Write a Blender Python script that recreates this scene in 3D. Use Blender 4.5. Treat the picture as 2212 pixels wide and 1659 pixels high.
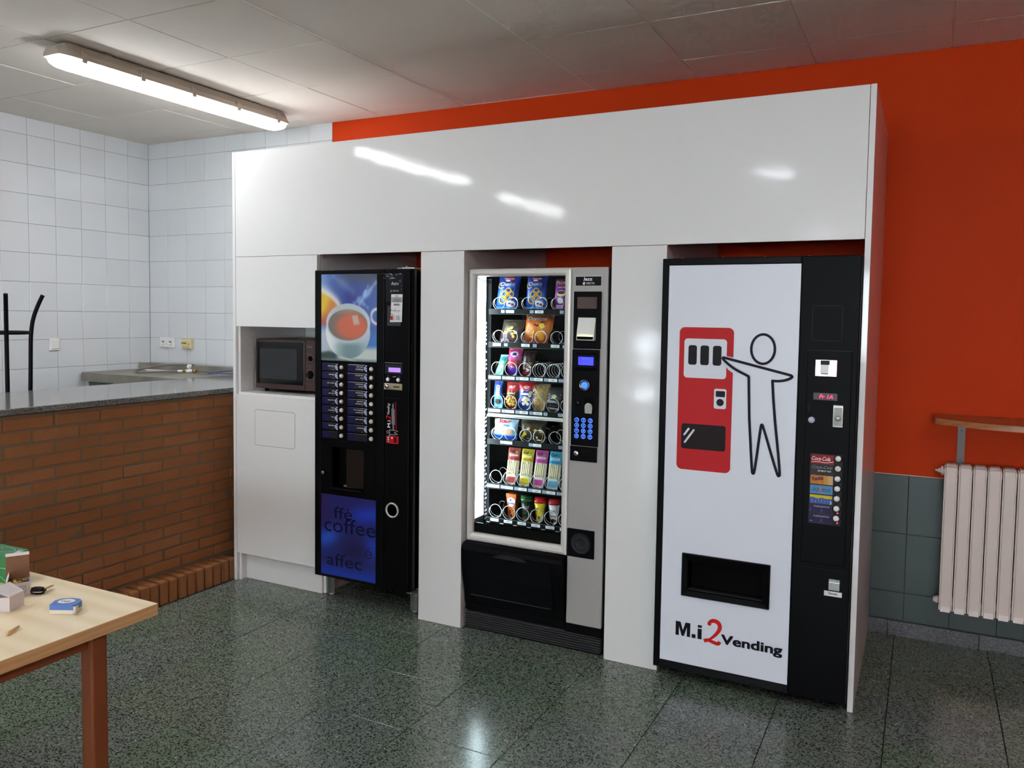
import bpy, bmesh, math, random
from mathutils import Vector, Matrix

random.seed(7)
for _o in list(bpy.data.objects):
    bpy.data.objects.remove(_o)
scene = bpy.context.scene
COL = scene.collection

# ------------------------------------------------------------------ camera
cam_data = bpy.data.cameras.new('camera')
cam = bpy.data.objects.new('camera', cam_data)
COL.objects.link(cam)
CR = Vector((0.88700572, 0.46156602, 0.01332867))
CU = Vector((-0.03854703, 0.04525102, 0.99823167))
CF = Vector((-0.46014669, 0.88595099, -0.05792991))
M = Matrix.Identity(4)
for i in range(3):
    M[i][0], M[i][1], M[i][2] = CR[i], CU[i], -CF[i]
M[0][3], M[1][3], M[2][3] = 3.57017, -3.52332, 1.57842
cam.matrix_world = M
cam_data.sensor_fit = 'HORIZONTAL'
cam_data.sensor_width = 36.0
cam_data.lens = 1772.97 / 2212 * 36.0
cam_data.shift_x = 29.81 / 2212
cam_data.shift_y = -45.06 / 2212
cam_data.clip_start = 0.02
scene.camera = cam

# ------------------------------------------------------------------ world (daylight outside the windows)
world = bpy.data.worlds.new('daylight')
scene.world = world
world.use_nodes = True
bgn = world.node_tree.nodes['Background']
bgn.inputs[0].default_value = (0.84, 0.91, 1.0, 1)
bgn.inputs[1].default_value = 10.0

# ------------------------------------------------------------------ exposure
scene.view_settings.view_transform = 'Standard'
scene.view_settings.look = 'None'
scene.view_settings.exposure = 1.36
scene.view_settings.gamma = 1.0
scene.view_settings.use_curve_mapping = False
LAMP = 12.0          # emission of the fluorescent diffusers

cy_ = scene.cycles
cy_.max_bounces = 5
cy_.diffuse_bounces = 3
cy_.glossy_bounces = 2
cy_.transmission_bounces = 3
cy_.transparent_max_bounces = 8
cy_.caustics_reflective = False
cy_.caustics_refractive = False
cy_.sample_clamp_indirect = 6.0
cy_.use_light_tree = False
cy_.use_adaptive_sampling = True
cy_.adaptive_threshold = 0.08
cy_.adaptive_min_samples = 16

# ------------------------------------------------------------------ helpers
def lin(c):
    r = []
    for v in c[:3]:
        v = v / 255.0
        r.append(v / 12.92 if v <= 0.04045 else ((v + 0.055) / 1.055) ** 2.4)
    return (r[0], r[1], r[2], 1.0)

MATS = {}
def mat(name, col, rough=0.5, metal=0.0, spec=0.5, emit=None, estr=0.0, coat=0.0, srgb=True):
    m = bpy.data.materials.new(name)
    m.use_nodes = True
    b = m.node_tree.nodes['Principled BSDF']
    b.inputs['Base Color'].default_value = lin(col) if srgb else (*col, 1)
    b.inputs['Roughness'].default_value = rough
    b.inputs['Metallic'].default_value = metal
    b.inputs['Specular IOR Level'].default_value = spec
    if coat:
        b.inputs['Coat Weight'].default_value = coat
        b.inputs['Coat Roughness'].default_value = 0.075
    if emit:
        b.inputs['Emission Color'].default_value = lin(emit)
        b.inputs['Emission Strength'].default_value = estr
        if estr < 4:
            m.cycles.emission_sampling = 'NONE'
    MATS[name] = m
    return m

def nodes(m):
    nt = m.node_tree
    return nt, nt.nodes['Principled BSDF']

def nn(nt, t, **kw):
    n = nt.nodes.new(t)
    for k, v in kw.items():
        setattr(n, k, v)
    return n

def ramp(nt, stops, interp='LINEAR'):
    r = nn(nt, 'ShaderNodeValToRGB')
    e = r.color_ramp.elements
    r.color_ramp.interpolation = interp
    while len(e) < len(stops):
        e.new(0.5)
    for i, (p, c) in enumerate(stops):
        e[i].position = p
        e[i].color = lin(c)
    return r

ORG = {}
def origin(o):
    return ORG.get(o.name, Vector((0, 0, 0)))

class MB:
    def __init__(self):
        self.v, self.f, self.s, self.c = [], [], [], []
    def add(self, vs, fs, smooth=False, col=None):
        n = len(self.v)
        self.v += [Vector(a) for a in vs]
        for f in fs:
            self.f.append([i + n for i in f])
            self.s.append(smooth)
            self.c.append(col)
        return self
    def box(self, x0, x1, y0, y1, z0, z1, bev=0.0, seg=2, col=None):
        if bev <= 0:
            vs = [(x0,y0,z0),(x1,y0,z0),(x1,y1,z0),(x0,y1,z0),(x0,y0,z1),(x1,y0,z1),(x1,y1,z1),(x0,y1,z1)]
            fs = [(0,3,2,1),(4,5,6,7),(0,1,5,4),(1,2,6,5),(2,3,7,6),(3,0,4,7)]
            return self.add(vs, fs, False, col)
        bm = bmesh.new()
        bmesh.ops.create_cube(bm, size=1)
        for v in bm.verts:
            v.co = Vector(((x0+x1)/2 + v.co.x*(x1-x0), (y0+y1)/2 + v.co.y*(y1-y0), (z0+z1)/2 + v.co.z*(z1-z0)))
        bmesh.ops.bevel(bm, geom=bm.edges[:], offset=bev, segments=seg, profile=0.5, affect='EDGES')
        bm.verts.index_update()
        self.add([v.co.copy() for v in bm.verts], [[v.index for v in f.verts] for f in bm.faces], False, col)
        bm.free()
        return self
    def cyl(self, a, b, r0, r1=None, n=20, caps=True, smooth=True, col=None):
        a, b = Vector(a), Vector(b)
        r1 = r0 if r1 is None else r1
        d = (b - a).normalized()
        t = Vector((0, 0, 1)) if abs(d.z) < 0.9 else Vector((1, 0, 0))
        e1 = d.cross(t).normalized(); e2 = d.cross(e1)
        vs = []
        for c, r in ((a, r0), (b, r1)):
            for k in range(n):
                an = 2*math.pi*k/n
                vs.append(c + e1*math.cos(an)*r + e2*math.sin(an)*r)
        self.add(vs, [(k, (k+1) % n, n+(k+1) % n, n+k) for k in range(n)], smooth, col)
        if caps:
            self.add(vs[:n], [list(range(n))[::-1]], False, col)
            self.add(vs[n:], [list(range(n))], False, col)
        return self
    def tube(self, path, r, n=8, closed=False, caps=True, col=None):
        P = [Vector(p) for p in path]
        m = len(P)
        up = None
        vs = []
        for i in range(m):
            if closed:
                d = P[(i+1) % m] - P[i-1]
            else:
                d = P[min(i+1, m-1)] - P[max(i-1, 0)]
            d.normalize()
            if up is None:
                t = Vector((0, 0, 1)) if abs(d.z) < 0.9 else Vector((1, 0, 0))
                up = (t - d*t.dot(d)).normalized()
            else:
                up = (up - d*up.dot(d)).normalized()
            e2 = d.cross(up)
            rr = r[i] if isinstance(r, (list, tuple)) else r
            for k in range(n):
                an = 2*math.pi*k/n
                vs.append(P[i] + up*math.cos(an)*rr + e2*math.sin(an)*rr)
        fs = []
        for i in range(m if closed else m-1):
            j = (i+1) % m
            for k in range(n):
                fs.append((i*n+k, i*n+(k+1) % n, j*n+(k+1) % n, j*n+k))
        if caps and not closed:
            fs.append(list(range(n))[::-1]); fs.append([(m-1)*n+k for k in range(n)])
        return self.add(vs, fs, True, col)
    def lathe(self, prof, c, n=28, axis='z', col=None):
        c = Vector(c)
        vs, fs = [], []
        for (r, h) in prof:
            for k in range(n):
                an = 2*math.pi*k/n
                p = (r*math.cos(an), r*math.sin(an), h)
                if axis == 'y':
                    p = (p[0], h, p[1])
                elif axis == 'x':
                    p = (h, p[0], p[1])
                vs.append(c + Vector(p))
        for i in range(len(prof)-1):
            for k in range(n):
                fs.append((i*n+k, i*n+(k+1) % n, (i+1)*n+(k+1) % n, (i+1)*n+k))
        self.add(vs, fs, True, col)
        if prof[0][0] > 1e-5:
            self.add(vs[:n], [list(range(n))[::-1]], False, col)
        if prof[-1][0] > 1e-5:
            self.add(vs[-n:], [list(range(n))], False, col)
        return self
    def prism(self, poly, d0, d1, axis='y', col=None, smooth=False):
        # poly in the plane normal to axis: y -> (x,z); x -> (y,z); z -> (x,y)
        def P(a, b, d):
            return {'y': (a, d, b), 'x': (d, a, b), 'z': (a, b, d)}[axis]
        n = len(poly)
        vs = [P(a, b, d0) for a, b in poly] + [P(a, b, d1) for a, b in poly]
        self.add(vs, [(k, (k+1) % n, n+(k+1) % n, n+k) for k in range(n)], smooth, col)
        self.add(vs[:n], [list(range(n))[::-1]], False, col)
        self.add(vs[n:], [list(range(n))], False, col)
        return self

def finish(name, me, m, parent, o=None, fixn=True):
    if fixn:
        bm = bmesh.new(); bm.from_mesh(me)
        bmesh.ops.remove_doubles(bm, verts=bm.verts[:], dist=1e-6)
        bmesh.ops.recalc_face_normals(bm, faces=bm.faces[:])
        bm.to_mesh(me); bm.free()
    if m is not None:
        me.materials.append(m)
    return me

def obj(name, mb, m, parent=None, org=None, fixn=True):
    """one mesh object from world-space geometry; its origin is ORG (or the parent's)"""
    o3 = Vector(org) if org is not None else (origin(parent) if parent else None)
    if o3 is None:
        xs = [v.x for v in mb.v]; ys = [v.y for v in mb.v]; zs = [v.z for v in mb.v]
        o3 = Vector(((min(xs)+max(xs))/2, (min(ys)+max(ys))/2, min(zs)))
    me = bpy.data.meshes.new(name)
    me.from_pydata([v - o3 for v in mb.v], [], mb.f)
    me.polygons.foreach_set('use_smooth', mb.s)
    if any(c is not None for c in mb.c):
        at = me.color_attributes.new('Col', 'FLOAT_COLOR', 'CORNER')
        buf = []
        for p, c in zip(mb.f, mb.c):
            for _ in p:
                buf += list(c if c else (0.5, 0.5, 0.5, 1))
        at.data.foreach_set('color', buf)
    finish(name, me, m, parent, fixn=fixn and not any(c is not None for c in mb.c))
    o = bpy.data.objects.new(name, me)
    COL.objects.link(o)
    if parent:
        o.parent = parent
        o.location = o3 - origin(parent)
    else:
        o.location = o3
    ORG[o.name] = o3
    return o

def inst(name, me, parent, loc, rot=(0, 0, 0)):
    o = bpy.data.objects.new(name, me)
    COL.objects.link(o)
    o.parent = parent
    o.location = Vector(loc) - (origin(parent) if parent else Vector((0, 0, 0)))
    o.rotation_euler = rot
    ORG[o.name] = Vector(loc)
    return o

def tag(o, label, cat, group=None):
    o['label'] = label
    o['category'] = cat
    if group:
        o['group'] = group
    return o

def thing(name, label, cat, loc, group=None):
    o = bpy.data.objects.new(name, None)
    COL.objects.link(o)
    o.location = loc
    o.empty_display_size = 0.1
    ORG[o.name] = Vector(loc)
    return tag(o, label, cat, group)

def struct(o):
    o['kind'] = 'structure'
    return o

# --- text as flat meshes (built-in font)
TXT = {}
def text2d(s, bold=0.0, shear=0.0, space=1.0):
    key = (s, bold, shear, space)
    if key not in TXT:
        cu = bpy.data.curves.new('lettering', 'FONT')
        cu.body = s; cu.size = 1.0; cu.offset = bold; cu.shear = shear; cu.space_character = space
        cu.resolution_u = 3
        o = bpy.data.objects.new('lettering', cu)
        me = o.to_mesh()
        vs = [(v.co.x, v.co.y) for v in me.vertices]
        fs = [list(p.vertices) for p in me.polygons]
        o.to_mesh_clear()
        bpy.data.objects.remove(o); bpy.data.curves.remove(cu)
        TXT[key] = (vs, fs)
    return TXT[key]
CAP = max(v[1] for v in text2d('H')[0])

def disc_pts(cx, cz, rx, rz, n=28):
    return [(cx + rx*math.cos(2*math.pi*k/n), cz + rz*math.sin(2*math.pi*k/n)) for k in range(n)]

def rrect_pts(x0, x1, z0, z1, r, n=5):
    p = []
    for cx, cz, a in ((x1-r, z1-r, 0), (x0+r, z1-r, 90), (x0+r, z0+r, 180), (x1-r, z0+r, 270)):
        for k in range(n+1):
            an = math.radians(a + 90*k/n)
            p.append((cx + r*math.cos(an), cz + r*math.sin(an)))
    return p

class Print:
    """flat print: coloured polygons laid on a surface S(a,b,lift) -> point"""
    def __init__(self, S, eps=0.00035, base=0.0004):
        self.S, self.mb, self.k, self.eps, self.base = S, MB(), 0, eps, base
    def _lift(self):
        self.k += 1
        return self.base + self.eps*self.k
    def faces(self, pts, fs, col):
        L = self._lift()
        self.mb.add([self.S(a, b, L) for a, b in pts], fs, False, lin(col))
        return self
    def poly(self, pts, col):
        return self.faces(pts, [list(range(len(pts)))], col)
    def fan(self, pts, col, rings=3):
        n = len(pts)
        cx = sum(p[0] for p in pts)/n; cz = sum(p[1] for p in pts)/n
        P = [(cx, cz)]; F = []
        for r in range(1, rings+1):
            t = r/rings
            P += [(cx + (a-cx)*t, cz + (b-cz)*t) for a, b in pts]
        for k in range(n):
            F.append((0, 1+k, 1+(k+1) % n))
        for r in range(rings-1):
            for k in range(n):
                a, b = 1+r*n, 1+(r+1)*n
                F.append((a+k, b+k, b+(k+1) % n, a+(k+1) % n))
        return self.faces(P, F, col)
    def disc(self, cx, cz, rx, rz, col, n=24):
        return self.fan(disc_pts(cx, cz, rx, rz, n), col, 2)
    def rect(self, x0, x1, z0, z1, col, nu=1, nv=1):
        P = [(x0 + (x1-x0)*i/nu, z0 + (z1-z0)*j/nv) for j in range(nv+1) for i in range(nu+1)]
        F = [(j*(nu+1)+i, j*(nu+1)+i+1, (j+1)*(nu+1)+i+1, (j+1)*(nu+1)+i) for j in range(nv) for i in range(nu)]
        return self.faces(P, F, col)
    def rrect(self, x0, x1, z0, z1, r, col):
        return self.fan(rrect_pts(x0, x1, z0, z1, r), col, 2)
    def ring(self, cx, cz, rx, rz, w, col, n=28, a0=0, a1=360):
        P, F = [], []
        full = abs(a1-a0) >= 360
        m = n if full else n+1
        for k in range(m):
            an = math.radians(a0 + (a1-a0)*k/n)
            for s in (-0.5, 0.5):
                P.append((cx + (rx+s*w)*math.cos(an), cz + (rz+s*w)*math.sin(an)))
        for k in range(n):
            j = (k+1) % m
            F.append((2*k, 2*k+1, 2*j+1, 2*j))
        return self.faces(P, F, col)
    def stroke(self, pts, w, col, closed=False):
        P, F = [], []
        n = len(pts)
        for i in range(n):
            a = Vector(pts[i-1] if (i > 0 or closed) else pts[i]); b = Vector(pts[(i+1) % n] if (i < n-1 or closed) else pts[i])
            d0 = (Vector(pts[i]) - a); d1 = (b - Vector(pts[i]))
            d0 = d0.normalized() if d0.length > 1e-9 else d1.normalized()
            d1 = d1.normalized() if d1.length > 1e-9 else d0
            t = (d0 + d1)
            t = t.normalized() if t.length > 1e-6 else d0
            nrm = Vector((-t.y, t.x))
            k = 1/max(0.35, abs(t.dot(d1)))
            ww = w[i] if isinstance(w, (list, tuple)) else w
            c = Vector(pts[i])
            P += [tuple(c + nrm*ww/2*k), tuple(c - nrm*ww/2*k)]
        for i in range(n if closed else n-1):
            j = (i+1) % n
            F.append((2*i, 2*i+1, 2*j+1, 2*j))
        self.faces(P, F, col)
        return self
    def text(self, s, x, z, h, col, w=None, bold=0.0, shear=0.0, align='l', rot=0.0, space=1.0):
        if bold > 0.011:
            d = bold*h/CAP*0.8
            for dx in ((-1, -0.33, 0.33, 1) if bold > 0.03 else (-1, 0, 1)):
                for dz in (-0.6, 0.6):
                    self.k -= 0.85
                    self.text(s, x + dx*d*math.cos(rot), z + dz*d + dx*d*math.sin(rot), h, col, w, 0.0, shear, align, rot, space)
            return self
        vs, fs = text2d(s, 0.0, shear, space)
        if not vs:
            return self
        k = h/CAP
        x0 = min(v[0] for v in vs); x1 = max(v[0] for v in vs)
        kx = k if w is None else w/max(1e-6, x1-x0)
        W = (x1-x0)*kx
        off = {'l': 0, 'c': -W/2, 'r': -W}[align]
        ca, sa = math.cos(rot), math.sin(rot)
        P = []
        for a, b in vs:
            px, pz = (a-x0)*kx + off, b*k
            P.append((x + px*ca - pz*sa, z + px*sa + pz*ca))
        return self.faces(P, fs, col)
    def build(self, name, m, parent, org=None):
        return obj(name, self.mb, m, parent, org, fixn=False)

def front(y):
    return lambda a, b, L: (a, y - L, b)

def chaikin(pts, it=2, closed=False):
    for _ in range(it):
        q = []
        n = len(pts)
        rng = range(n if closed else n-1)
        if not closed:
            q.append(pts[0])
        for i in rng:
            a, b = Vector(pts[i]), Vector(pts[(i+1) % n])
            q += [tuple(a*0.75 + b*0.25), tuple(a*0.25 + b*0.75)]
        if not closed:
            q.append(pts[-1])
        pts = q
    return pts

# ------------------------------------------------------------------ materials
def colour_attr(name, rough, spec=0.5, coat=0.0):
    m = mat(name, (200, 200, 200), rough, spec=spec, coat=coat)
    nt, b = nodes(m)
    a = nn(nt, 'ShaderNodeAttribute', attribute_name='Col')
    nt.links.new(a.outputs['Color'], b.inputs['Base Color'])
    return m
PRINT = colour_attr('printed_film', 0.4, 0.12)
PRINTM = colour_attr('matt_print', 0.6, 0.1)
FOIL = colour_attr('foil_packaging', 0.3, 0.3)
GLOSSP = colour_attr('glossy_poster', 0.16, 0.5)

laminate = mat('white_laminate', (226, 225, 222), 0.42, spec=0.5, coat=0.7)
nt, b = nodes(laminate)
tc = nn(nt, 'ShaderNodeNewGeometry'); no = nn(nt, 'ShaderNodeTexNoise'); bp = nn(nt, 'ShaderNodeBump')
no.inputs['Scale'].default_value = 9.0; no.inputs['Detail'].default_value = 2.0
bp.inputs['Strength'].default_value = 0.025; bp.inputs['Distance'].default_value = 0.02
nt.links.new(tc.outputs['Position'], no.inputs['Vector']); nt.links.new(no.outputs[0], bp.inputs['Height']); nt.links.new(bp.outputs[0], b.inputs['Normal']); nt.links.new(bp.outputs[0], b.inputs['Coat Normal'])

def painted(name, col, rough, bump=0.05, scale=180, spec=0.3):
    m = mat(name, col, rough, spec=spec)
    nt, b = nodes(m)
    g = nn(nt, 'ShaderNodeNewGeometry'); n1 = nn(nt, 'ShaderNodeTexNoise'); n2 = nn(nt, 'ShaderNodeTexNoise'); bp = nn(nt, 'ShaderNodeBump')
    n1.inputs['Scale'].default_value = scale
    n2.inputs['Scale'].default_value = 1.7; n2.inputs['Detail'].default_value = 3
    c = lin(col)
    mx = nn(nt, 'ShaderNodeMix', data_type='RGBA')
    mx.inputs['A'].default_value = tuple(v*0.93 for v in c[:3]) + (1,)
    mx.inputs['B'].default_value = tuple(min(1, v*1.06) for v in c[:3]) + (1,)
    bp.inputs['Strength'].default_value = bump; bp.inputs['Distance'].default_value = 0.003
    nt.links.new(g.outputs['Position'], n1.inputs['Vector']); nt.links.new(g.outputs['Position'], n2.inputs['Vector'])
    nt.links.new(n2.outputs[0], mx.inputs['Factor']); nt.links.new(mx.outputs['Result'], b.inputs['Base Color'])
    nt.links.new(n1.outputs[0], bp.inputs['Height']); nt.links.new(bp.outputs[0], b.inputs['Normal'])
    return m
orange = painted('orange_paint', (200, 58, 9), 0.55, spec=0.1)
cream = painted('cream_paint', (214, 206, 192), 0.6)
ceil_m = painted('ceiling_board', (228, 220, 211), 0.85, 0.12, 260)
ceil_bar = mat('ceiling_grid_metal', (246, 244, 240), 0.5)

def tile_mat(name, col, rough, var):
    m = mat(name, col, rough)
    nt, b = nodes(m)
    oi = nn(nt, 'ShaderNodeObjectInfo')
    c = lin(col)
    mx = nn(nt, 'ShaderNodeMix', data_type='RGBA')
    mx.inputs['A'].default_value = tuple(v*(1-var) for v in c[:3]) + (1,)
    mx.inputs['B'].default_value = tuple(min(1, v*(1+var)) for v in c[:3]) + (1,)
    nt.links.new(oi.outputs['Random'], mx.inputs['Factor']); nt.links.new(mx.outputs['Result'], b.inputs['Base Color'])
    return m
tile_white = tile_mat('white_glazed_tile', (212, 215, 217), 0.09, 0.03)
tile_green = tile_mat('green_painted_tile', (50, 63, 58), 0.4, 0.05)
grout = mat('tile_grout', (150, 150, 146), 0.9)
grout_green = mat('dark_grout', (52, 66, 60), 0.8)

def terrazzo(name, rand=True):
    m = mat(name, (90, 98, 90), 0.27, spec=0.45)
    nt, b = nodes(m)
    g = nn(nt, 'ShaderNodeNewGeometry')
    vo = nn(nt, 'ShaderNodeTexVoronoi'); vo.inputs['Scale'].default_value = 210
    v2 = nn(nt, 'ShaderNodeTexVoronoi'); v2.inputs['Scale'].default_value = 150
    wn = nn(nt, 'ShaderNodeTexNoise'); wn.inputs['Scale'].default_value = 2.3; wn.inputs['Detail'].default_value = 4
    sx = nn(nt, 'ShaderNodeSeparateColor'); s2 = nn(nt, 'ShaderNodeSeparateColor')
    r = ramp(nt, [(0.0, (58, 62, 61)), (0.22, (120, 129, 120)), (0.50, (138, 147, 136)), (0.86, (156, 163, 152))], 'CONSTANT')
    r2 = ramp(nt, [(0.0, (0, 0, 0)), (0.993, (255, 255, 255))], 'CONSTANT')
    mx = nn(nt, 'ShaderNodeMix', data_type='RGBA'); mx.inputs['B'].default_value = lin((196, 198, 186))
    for x in (vo, v2, wn):
        nt.links.new(g.outputs['Position'], x.inputs['Vector'])
    nt.links.new(vo.outputs['Color'], sx.inputs[0]); nt.links.new(sx.outputs[0], r.inputs[0])
    nt.links.new(v2.outputs['Color'], s2.inputs[0]); nt.links.new(s2.outputs[0], r2.inputs[0])
    nt.links.new(r2.outputs[0], mx.inputs['Factor']); nt.links.new(r.outputs[0], mx.inputs['A'])
    # tile tone: greener or greyer from tile to tile
    oi = nn(nt, 'ShaderNodeObjectInfo')
    tone = ramp(nt, [(0.0, (194, 214, 196)), (0.5, (212, 218, 208)), (1.0, (208, 212, 220))])
    add = nn(nt, 'ShaderNodeMath', operation='MULTIPLY_ADD'); add.inputs[1].default_value = 0.5; add.inputs[2].default_value = -0.15
    ad2 = nn(nt, 'ShaderNodeMath', operation='MULTIPLY_ADD'); ad2.inputs[1].default_value = 0.8
    nt.links.new(wn.outputs[0], add.inputs[0])
    nt.links.new(oi.outputs['Random'], ad2.inputs[0]); nt.links.new(add.outputs[0], ad2.inputs[2])
    nt.links.new(ad2.outputs[0], tone.inputs[0])
    mu = nn(nt, 'ShaderNodeMix', data_type='RGBA', blend_type='MULTIPLY'); mu.inputs['Factor'].default_value = 1
    nt.links.new(mx.outputs['Result'], mu.inputs['A']); nt.links.new(tone.outputs[0], mu.inputs['B'])
    nt.links.new(mu.outputs['Result'], b.inputs['Base Color'])
    rr = nn(nt, 'ShaderNodeMapRange'); rr.inputs['To Min'].default_value = 0.13; rr.inputs['To Max'].default_value = 0.24
    nt.links.new(wn.outputs[0], rr.inputs['Value']); nt.links.new(rr.outputs[0], b.inputs['Roughness'])
    return m
terraz = terrazzo('green_terrazzo')
floor_joint = mat('floor_joint', (40, 43, 40), 0.8)
skirt_m = mat('grey_skirting_stone', (84, 84, 86), 0.35)
nt, b = nodes(skirt_m)
g = nn(nt, 'ShaderNodeNewGeometry'); vo = nn(nt, 'ShaderNodeTexVoronoi'); vo.inputs['Scale'].default_value = 220
r = ramp(nt, [(0.0, (52, 52, 55)), (0.5, (88, 88, 90)), (1, (110, 110, 112))])
sx = nn(nt, 'ShaderNodeSeparateColor')
nt.links.new(g.outputs['Position'], vo.inputs['Vector']); nt.links.new(vo.outputs['Color'], sx.inputs[0]); nt.links.new(sx.outputs[0], r.inputs[0]); nt.links.new(r.outputs[0], b.inputs['Base Color'])

brick_m = mat('terracotta_brick', (150, 84, 50), 0.75, spec=0.25)
nt, b = nodes(brick_m)
g = nn(nt, 'ShaderNodeNewGeometry'); oi = nn(nt, 'ShaderNodeObjectInfo'); no = nn(nt, 'ShaderNodeTexNoise'); bp = nn(nt, 'ShaderNodeBump'); n2 = nn(nt, 'ShaderNodeTexNoise')
no.inputs['Scale'].default_value = 60; no.inputs['Detail'].default_value = 5
n2.inputs['Scale'].default_value = 9; n2.inputs['Detail'].default_value = 4
r = ramp(nt, [(0.0, (142, 100, 64)), (0.45, (156, 100, 58)), (0.8, (162, 107, 66)), (1.0, (154, 91, 52))])
mv = nn(nt, 'ShaderNodeMath', operation='MULTIPLY_ADD'); mv.inputs[1].default_value = 0.5
nt.links.new(oi.outputs['Random'], mv.inputs[0]); nt.links.new(n2.outputs[0], mv.inputs[2]); nt.links.new(g.outputs['Position'], n2.inputs['Vector'])
sub = nn(nt, 'ShaderNodeMath', operation='SUBTRACT'); sub.inputs[1].default_value = 0.25
nt.links.new(mv.outputs[0], sub.inputs[0]); nt.links.new(sub.outputs[0], r.inputs[0]); nt.links.new(r.outputs[0], b.inputs['Base Color'])
nt.links.new(g.outputs['Position'], no.inputs['Vector']); nt.links.new(no.outputs[0], bp.inputs['Height']); bp.inputs['Strength'].default_value = 0.25; bp.inputs['Distance'].default_value = 0.004
nt.links.new(bp.outputs[0], b.inputs['Normal'])
mortar = painted('grey_mortar', (126, 102, 78), 0.95, 0.6, 90)

granite = mat('grey_granite', (120, 120, 116), 0.1, spec=0.6)
nt, b = nodes(granite)
g = nn(nt, 'ShaderNodeNewGeometry'); vo = nn(nt, 'ShaderNodeTexVoronoi'); vo.inputs['Scale'].default_value = 260
sx = nn(nt, 'ShaderNodeSeparateColor'); r = ramp(nt, [(0.0, (62, 63, 64)), (0.4, (104, 104, 101)), (1, (146, 146, 140))])
nt.links.new(g.outputs['Position'], vo.inputs['Vector']); nt.links.new(vo.outputs['Color'], sx.inputs[0]); nt.links.new(sx.outputs[0], r.inputs[0]); nt.links.new(r.outputs[0], b.inputs['Base Color'])
slab_m = mat('worn_stone_slab', (128, 124, 112), 0.4)
nt, b = nodes(slab_m)
g = nn(nt, 'ShaderNodeNewGeometry'); no = nn(nt, 'ShaderNodeTexNoise'); no.inputs['Scale'].default_value = 6; no.inputs['Detail'].default_value = 6
r = ramp(nt, [(0.3, (106, 102, 92)), (0.7, (146, 142, 130))])
nt.links.new(g.outputs['Position'], no.inputs['Vector']); nt.links.new(no.outputs[0], r.inputs[0]); nt.links.new(r.outputs[0], b.inputs['Base Color'])

def wood(name, c0, c1, rough, stretch, scale):
    m = mat(name, c0, rough)
    nt, b = nodes(m)
    g = nn(nt, 'ShaderNodeNewGeometry'); mp = nn(nt, 'ShaderNodeMapping'); mp.inputs['Scale'].default_value = stretch
    no = nn(nt, 'ShaderNodeTexNoise'); no.inputs['Scale'].default_value = scale; no.inputs['Detail'].default_value = 3; no.inputs['Distortion'].default_value = 0.8
    w = nn(nt, 'ShaderNodeTexWave', wave_type='RINGS'); w.inputs['Scale'].default_value = 0.9; w.inputs['Distortion'].default_value = 3; w.inputs['Detail'].default_value = 2
    a = nn(nt, 'ShaderNodeMix', data_type='FLOAT'); a.inputs[0].default_value = 0.35
    r = ramp(nt, [(0.1, c1), (0.55, c0), (0.9, tuple(min(255, v+8) for v in c0))])
    nt.links.new(g.outputs['Position'], mp.inputs['Vector']); nt.links.new(mp.outputs[0], no.inputs['Vector']); nt.links.new(mp.outputs[0], w.inputs['Vector'])
    nt.links.new(no.outputs[0], a.inputs[2]); nt.links.new(w.outputs['Fac'], a.inputs[3])
    nt.links.new(a.outputs[0], r.inputs[0]); nt.links.new(r.outputs[0], b.inputs['Base Color'])
    return m
pine = wood('pine_tabletop', (246, 226, 188), (234, 206, 156), 0.32, (0.9, 5.0, 5.0), 1.6)
pine_edge = wood('pine_edge', (206, 162, 110), (190, 144, 94), 0.5, (2.0, 2.0, 22.0), 2.0)
oak = wood('shelf_wood', (176, 116, 72), (150, 92, 54), 0.35, (1.5, 14.0, 14.0), 2.0)
brown_paint = mat('brown_painted_steel', (126, 66, 34), 0.4)
black_p = mat('black_plastic', (9, 9, 11), 0.42, spec=0.07)
black_m = mat('black_painted_metal', (11, 12, 14), 0.34, spec=0.09)
black_gloss = mat('black_gloss', (10, 10, 11), 0.12, spec=0.3)
black_void = mat('dark_interior', (8, 8, 9), 0.7, spec=0.05)
grey_dark = mat('charcoal_plastic', (36, 37, 39), 0.5, spec=0.2)
alu = mat('silver_frame', (216, 213, 206), 0.32, metal=0.12)
grey_panel = mat('grey_metal_panel', (168, 165, 161), 0.4, metal=0.1)
chrome = mat('chrome', (206, 206, 204), 0.16, metal=1.0)
steel = mat('zinc_steel', (150, 150, 148), 0.4, metal=0.8)
wire = mat('bright_wire', (226, 228, 228), 0.25, metal=0.15)
brass = mat('brass_fitting', (186, 146, 70), 0.3, metal=1.0)
white_pl = mat('white_plastic', (228, 228, 224), 0.35)
ivory = mat('aged_ivory_plastic', (214, 200, 150), 0.4)
beige_btn = mat('ivory_button', (206, 198, 178), 0.4)
lamp_grey = mat('lamp_housing', (168, 158, 142), 0.6)
rad_m = mat('radiator_enamel', (222, 208, 198), 0.35)
cardboard = mat('brown_cardboard', (138, 100, 74), 0.85)
carton_w = mat('white_card', (216, 206, 204), 0.7)
sheet_white = mat('white_vinyl_front', (222, 226, 234), 0.35)
brown_mw = mat('brown_microwave_enamel', (58, 40, 36), 0.35)
mw_glass = mat('dark_oven_glass', (34, 37, 40), 0.1)
blue_m = mat('blue_plastic', (38, 70, 170), 0.35)
lamp_glow = mat('lit_diffuser', (255, 255, 255), 0.4, emit=(248, 251, 254), estr=LAMP)
led_panel = mat('lit_light_panel', (255, 255, 255), 0.4, emit=(226, 248, 255), estr=9.0)

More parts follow.
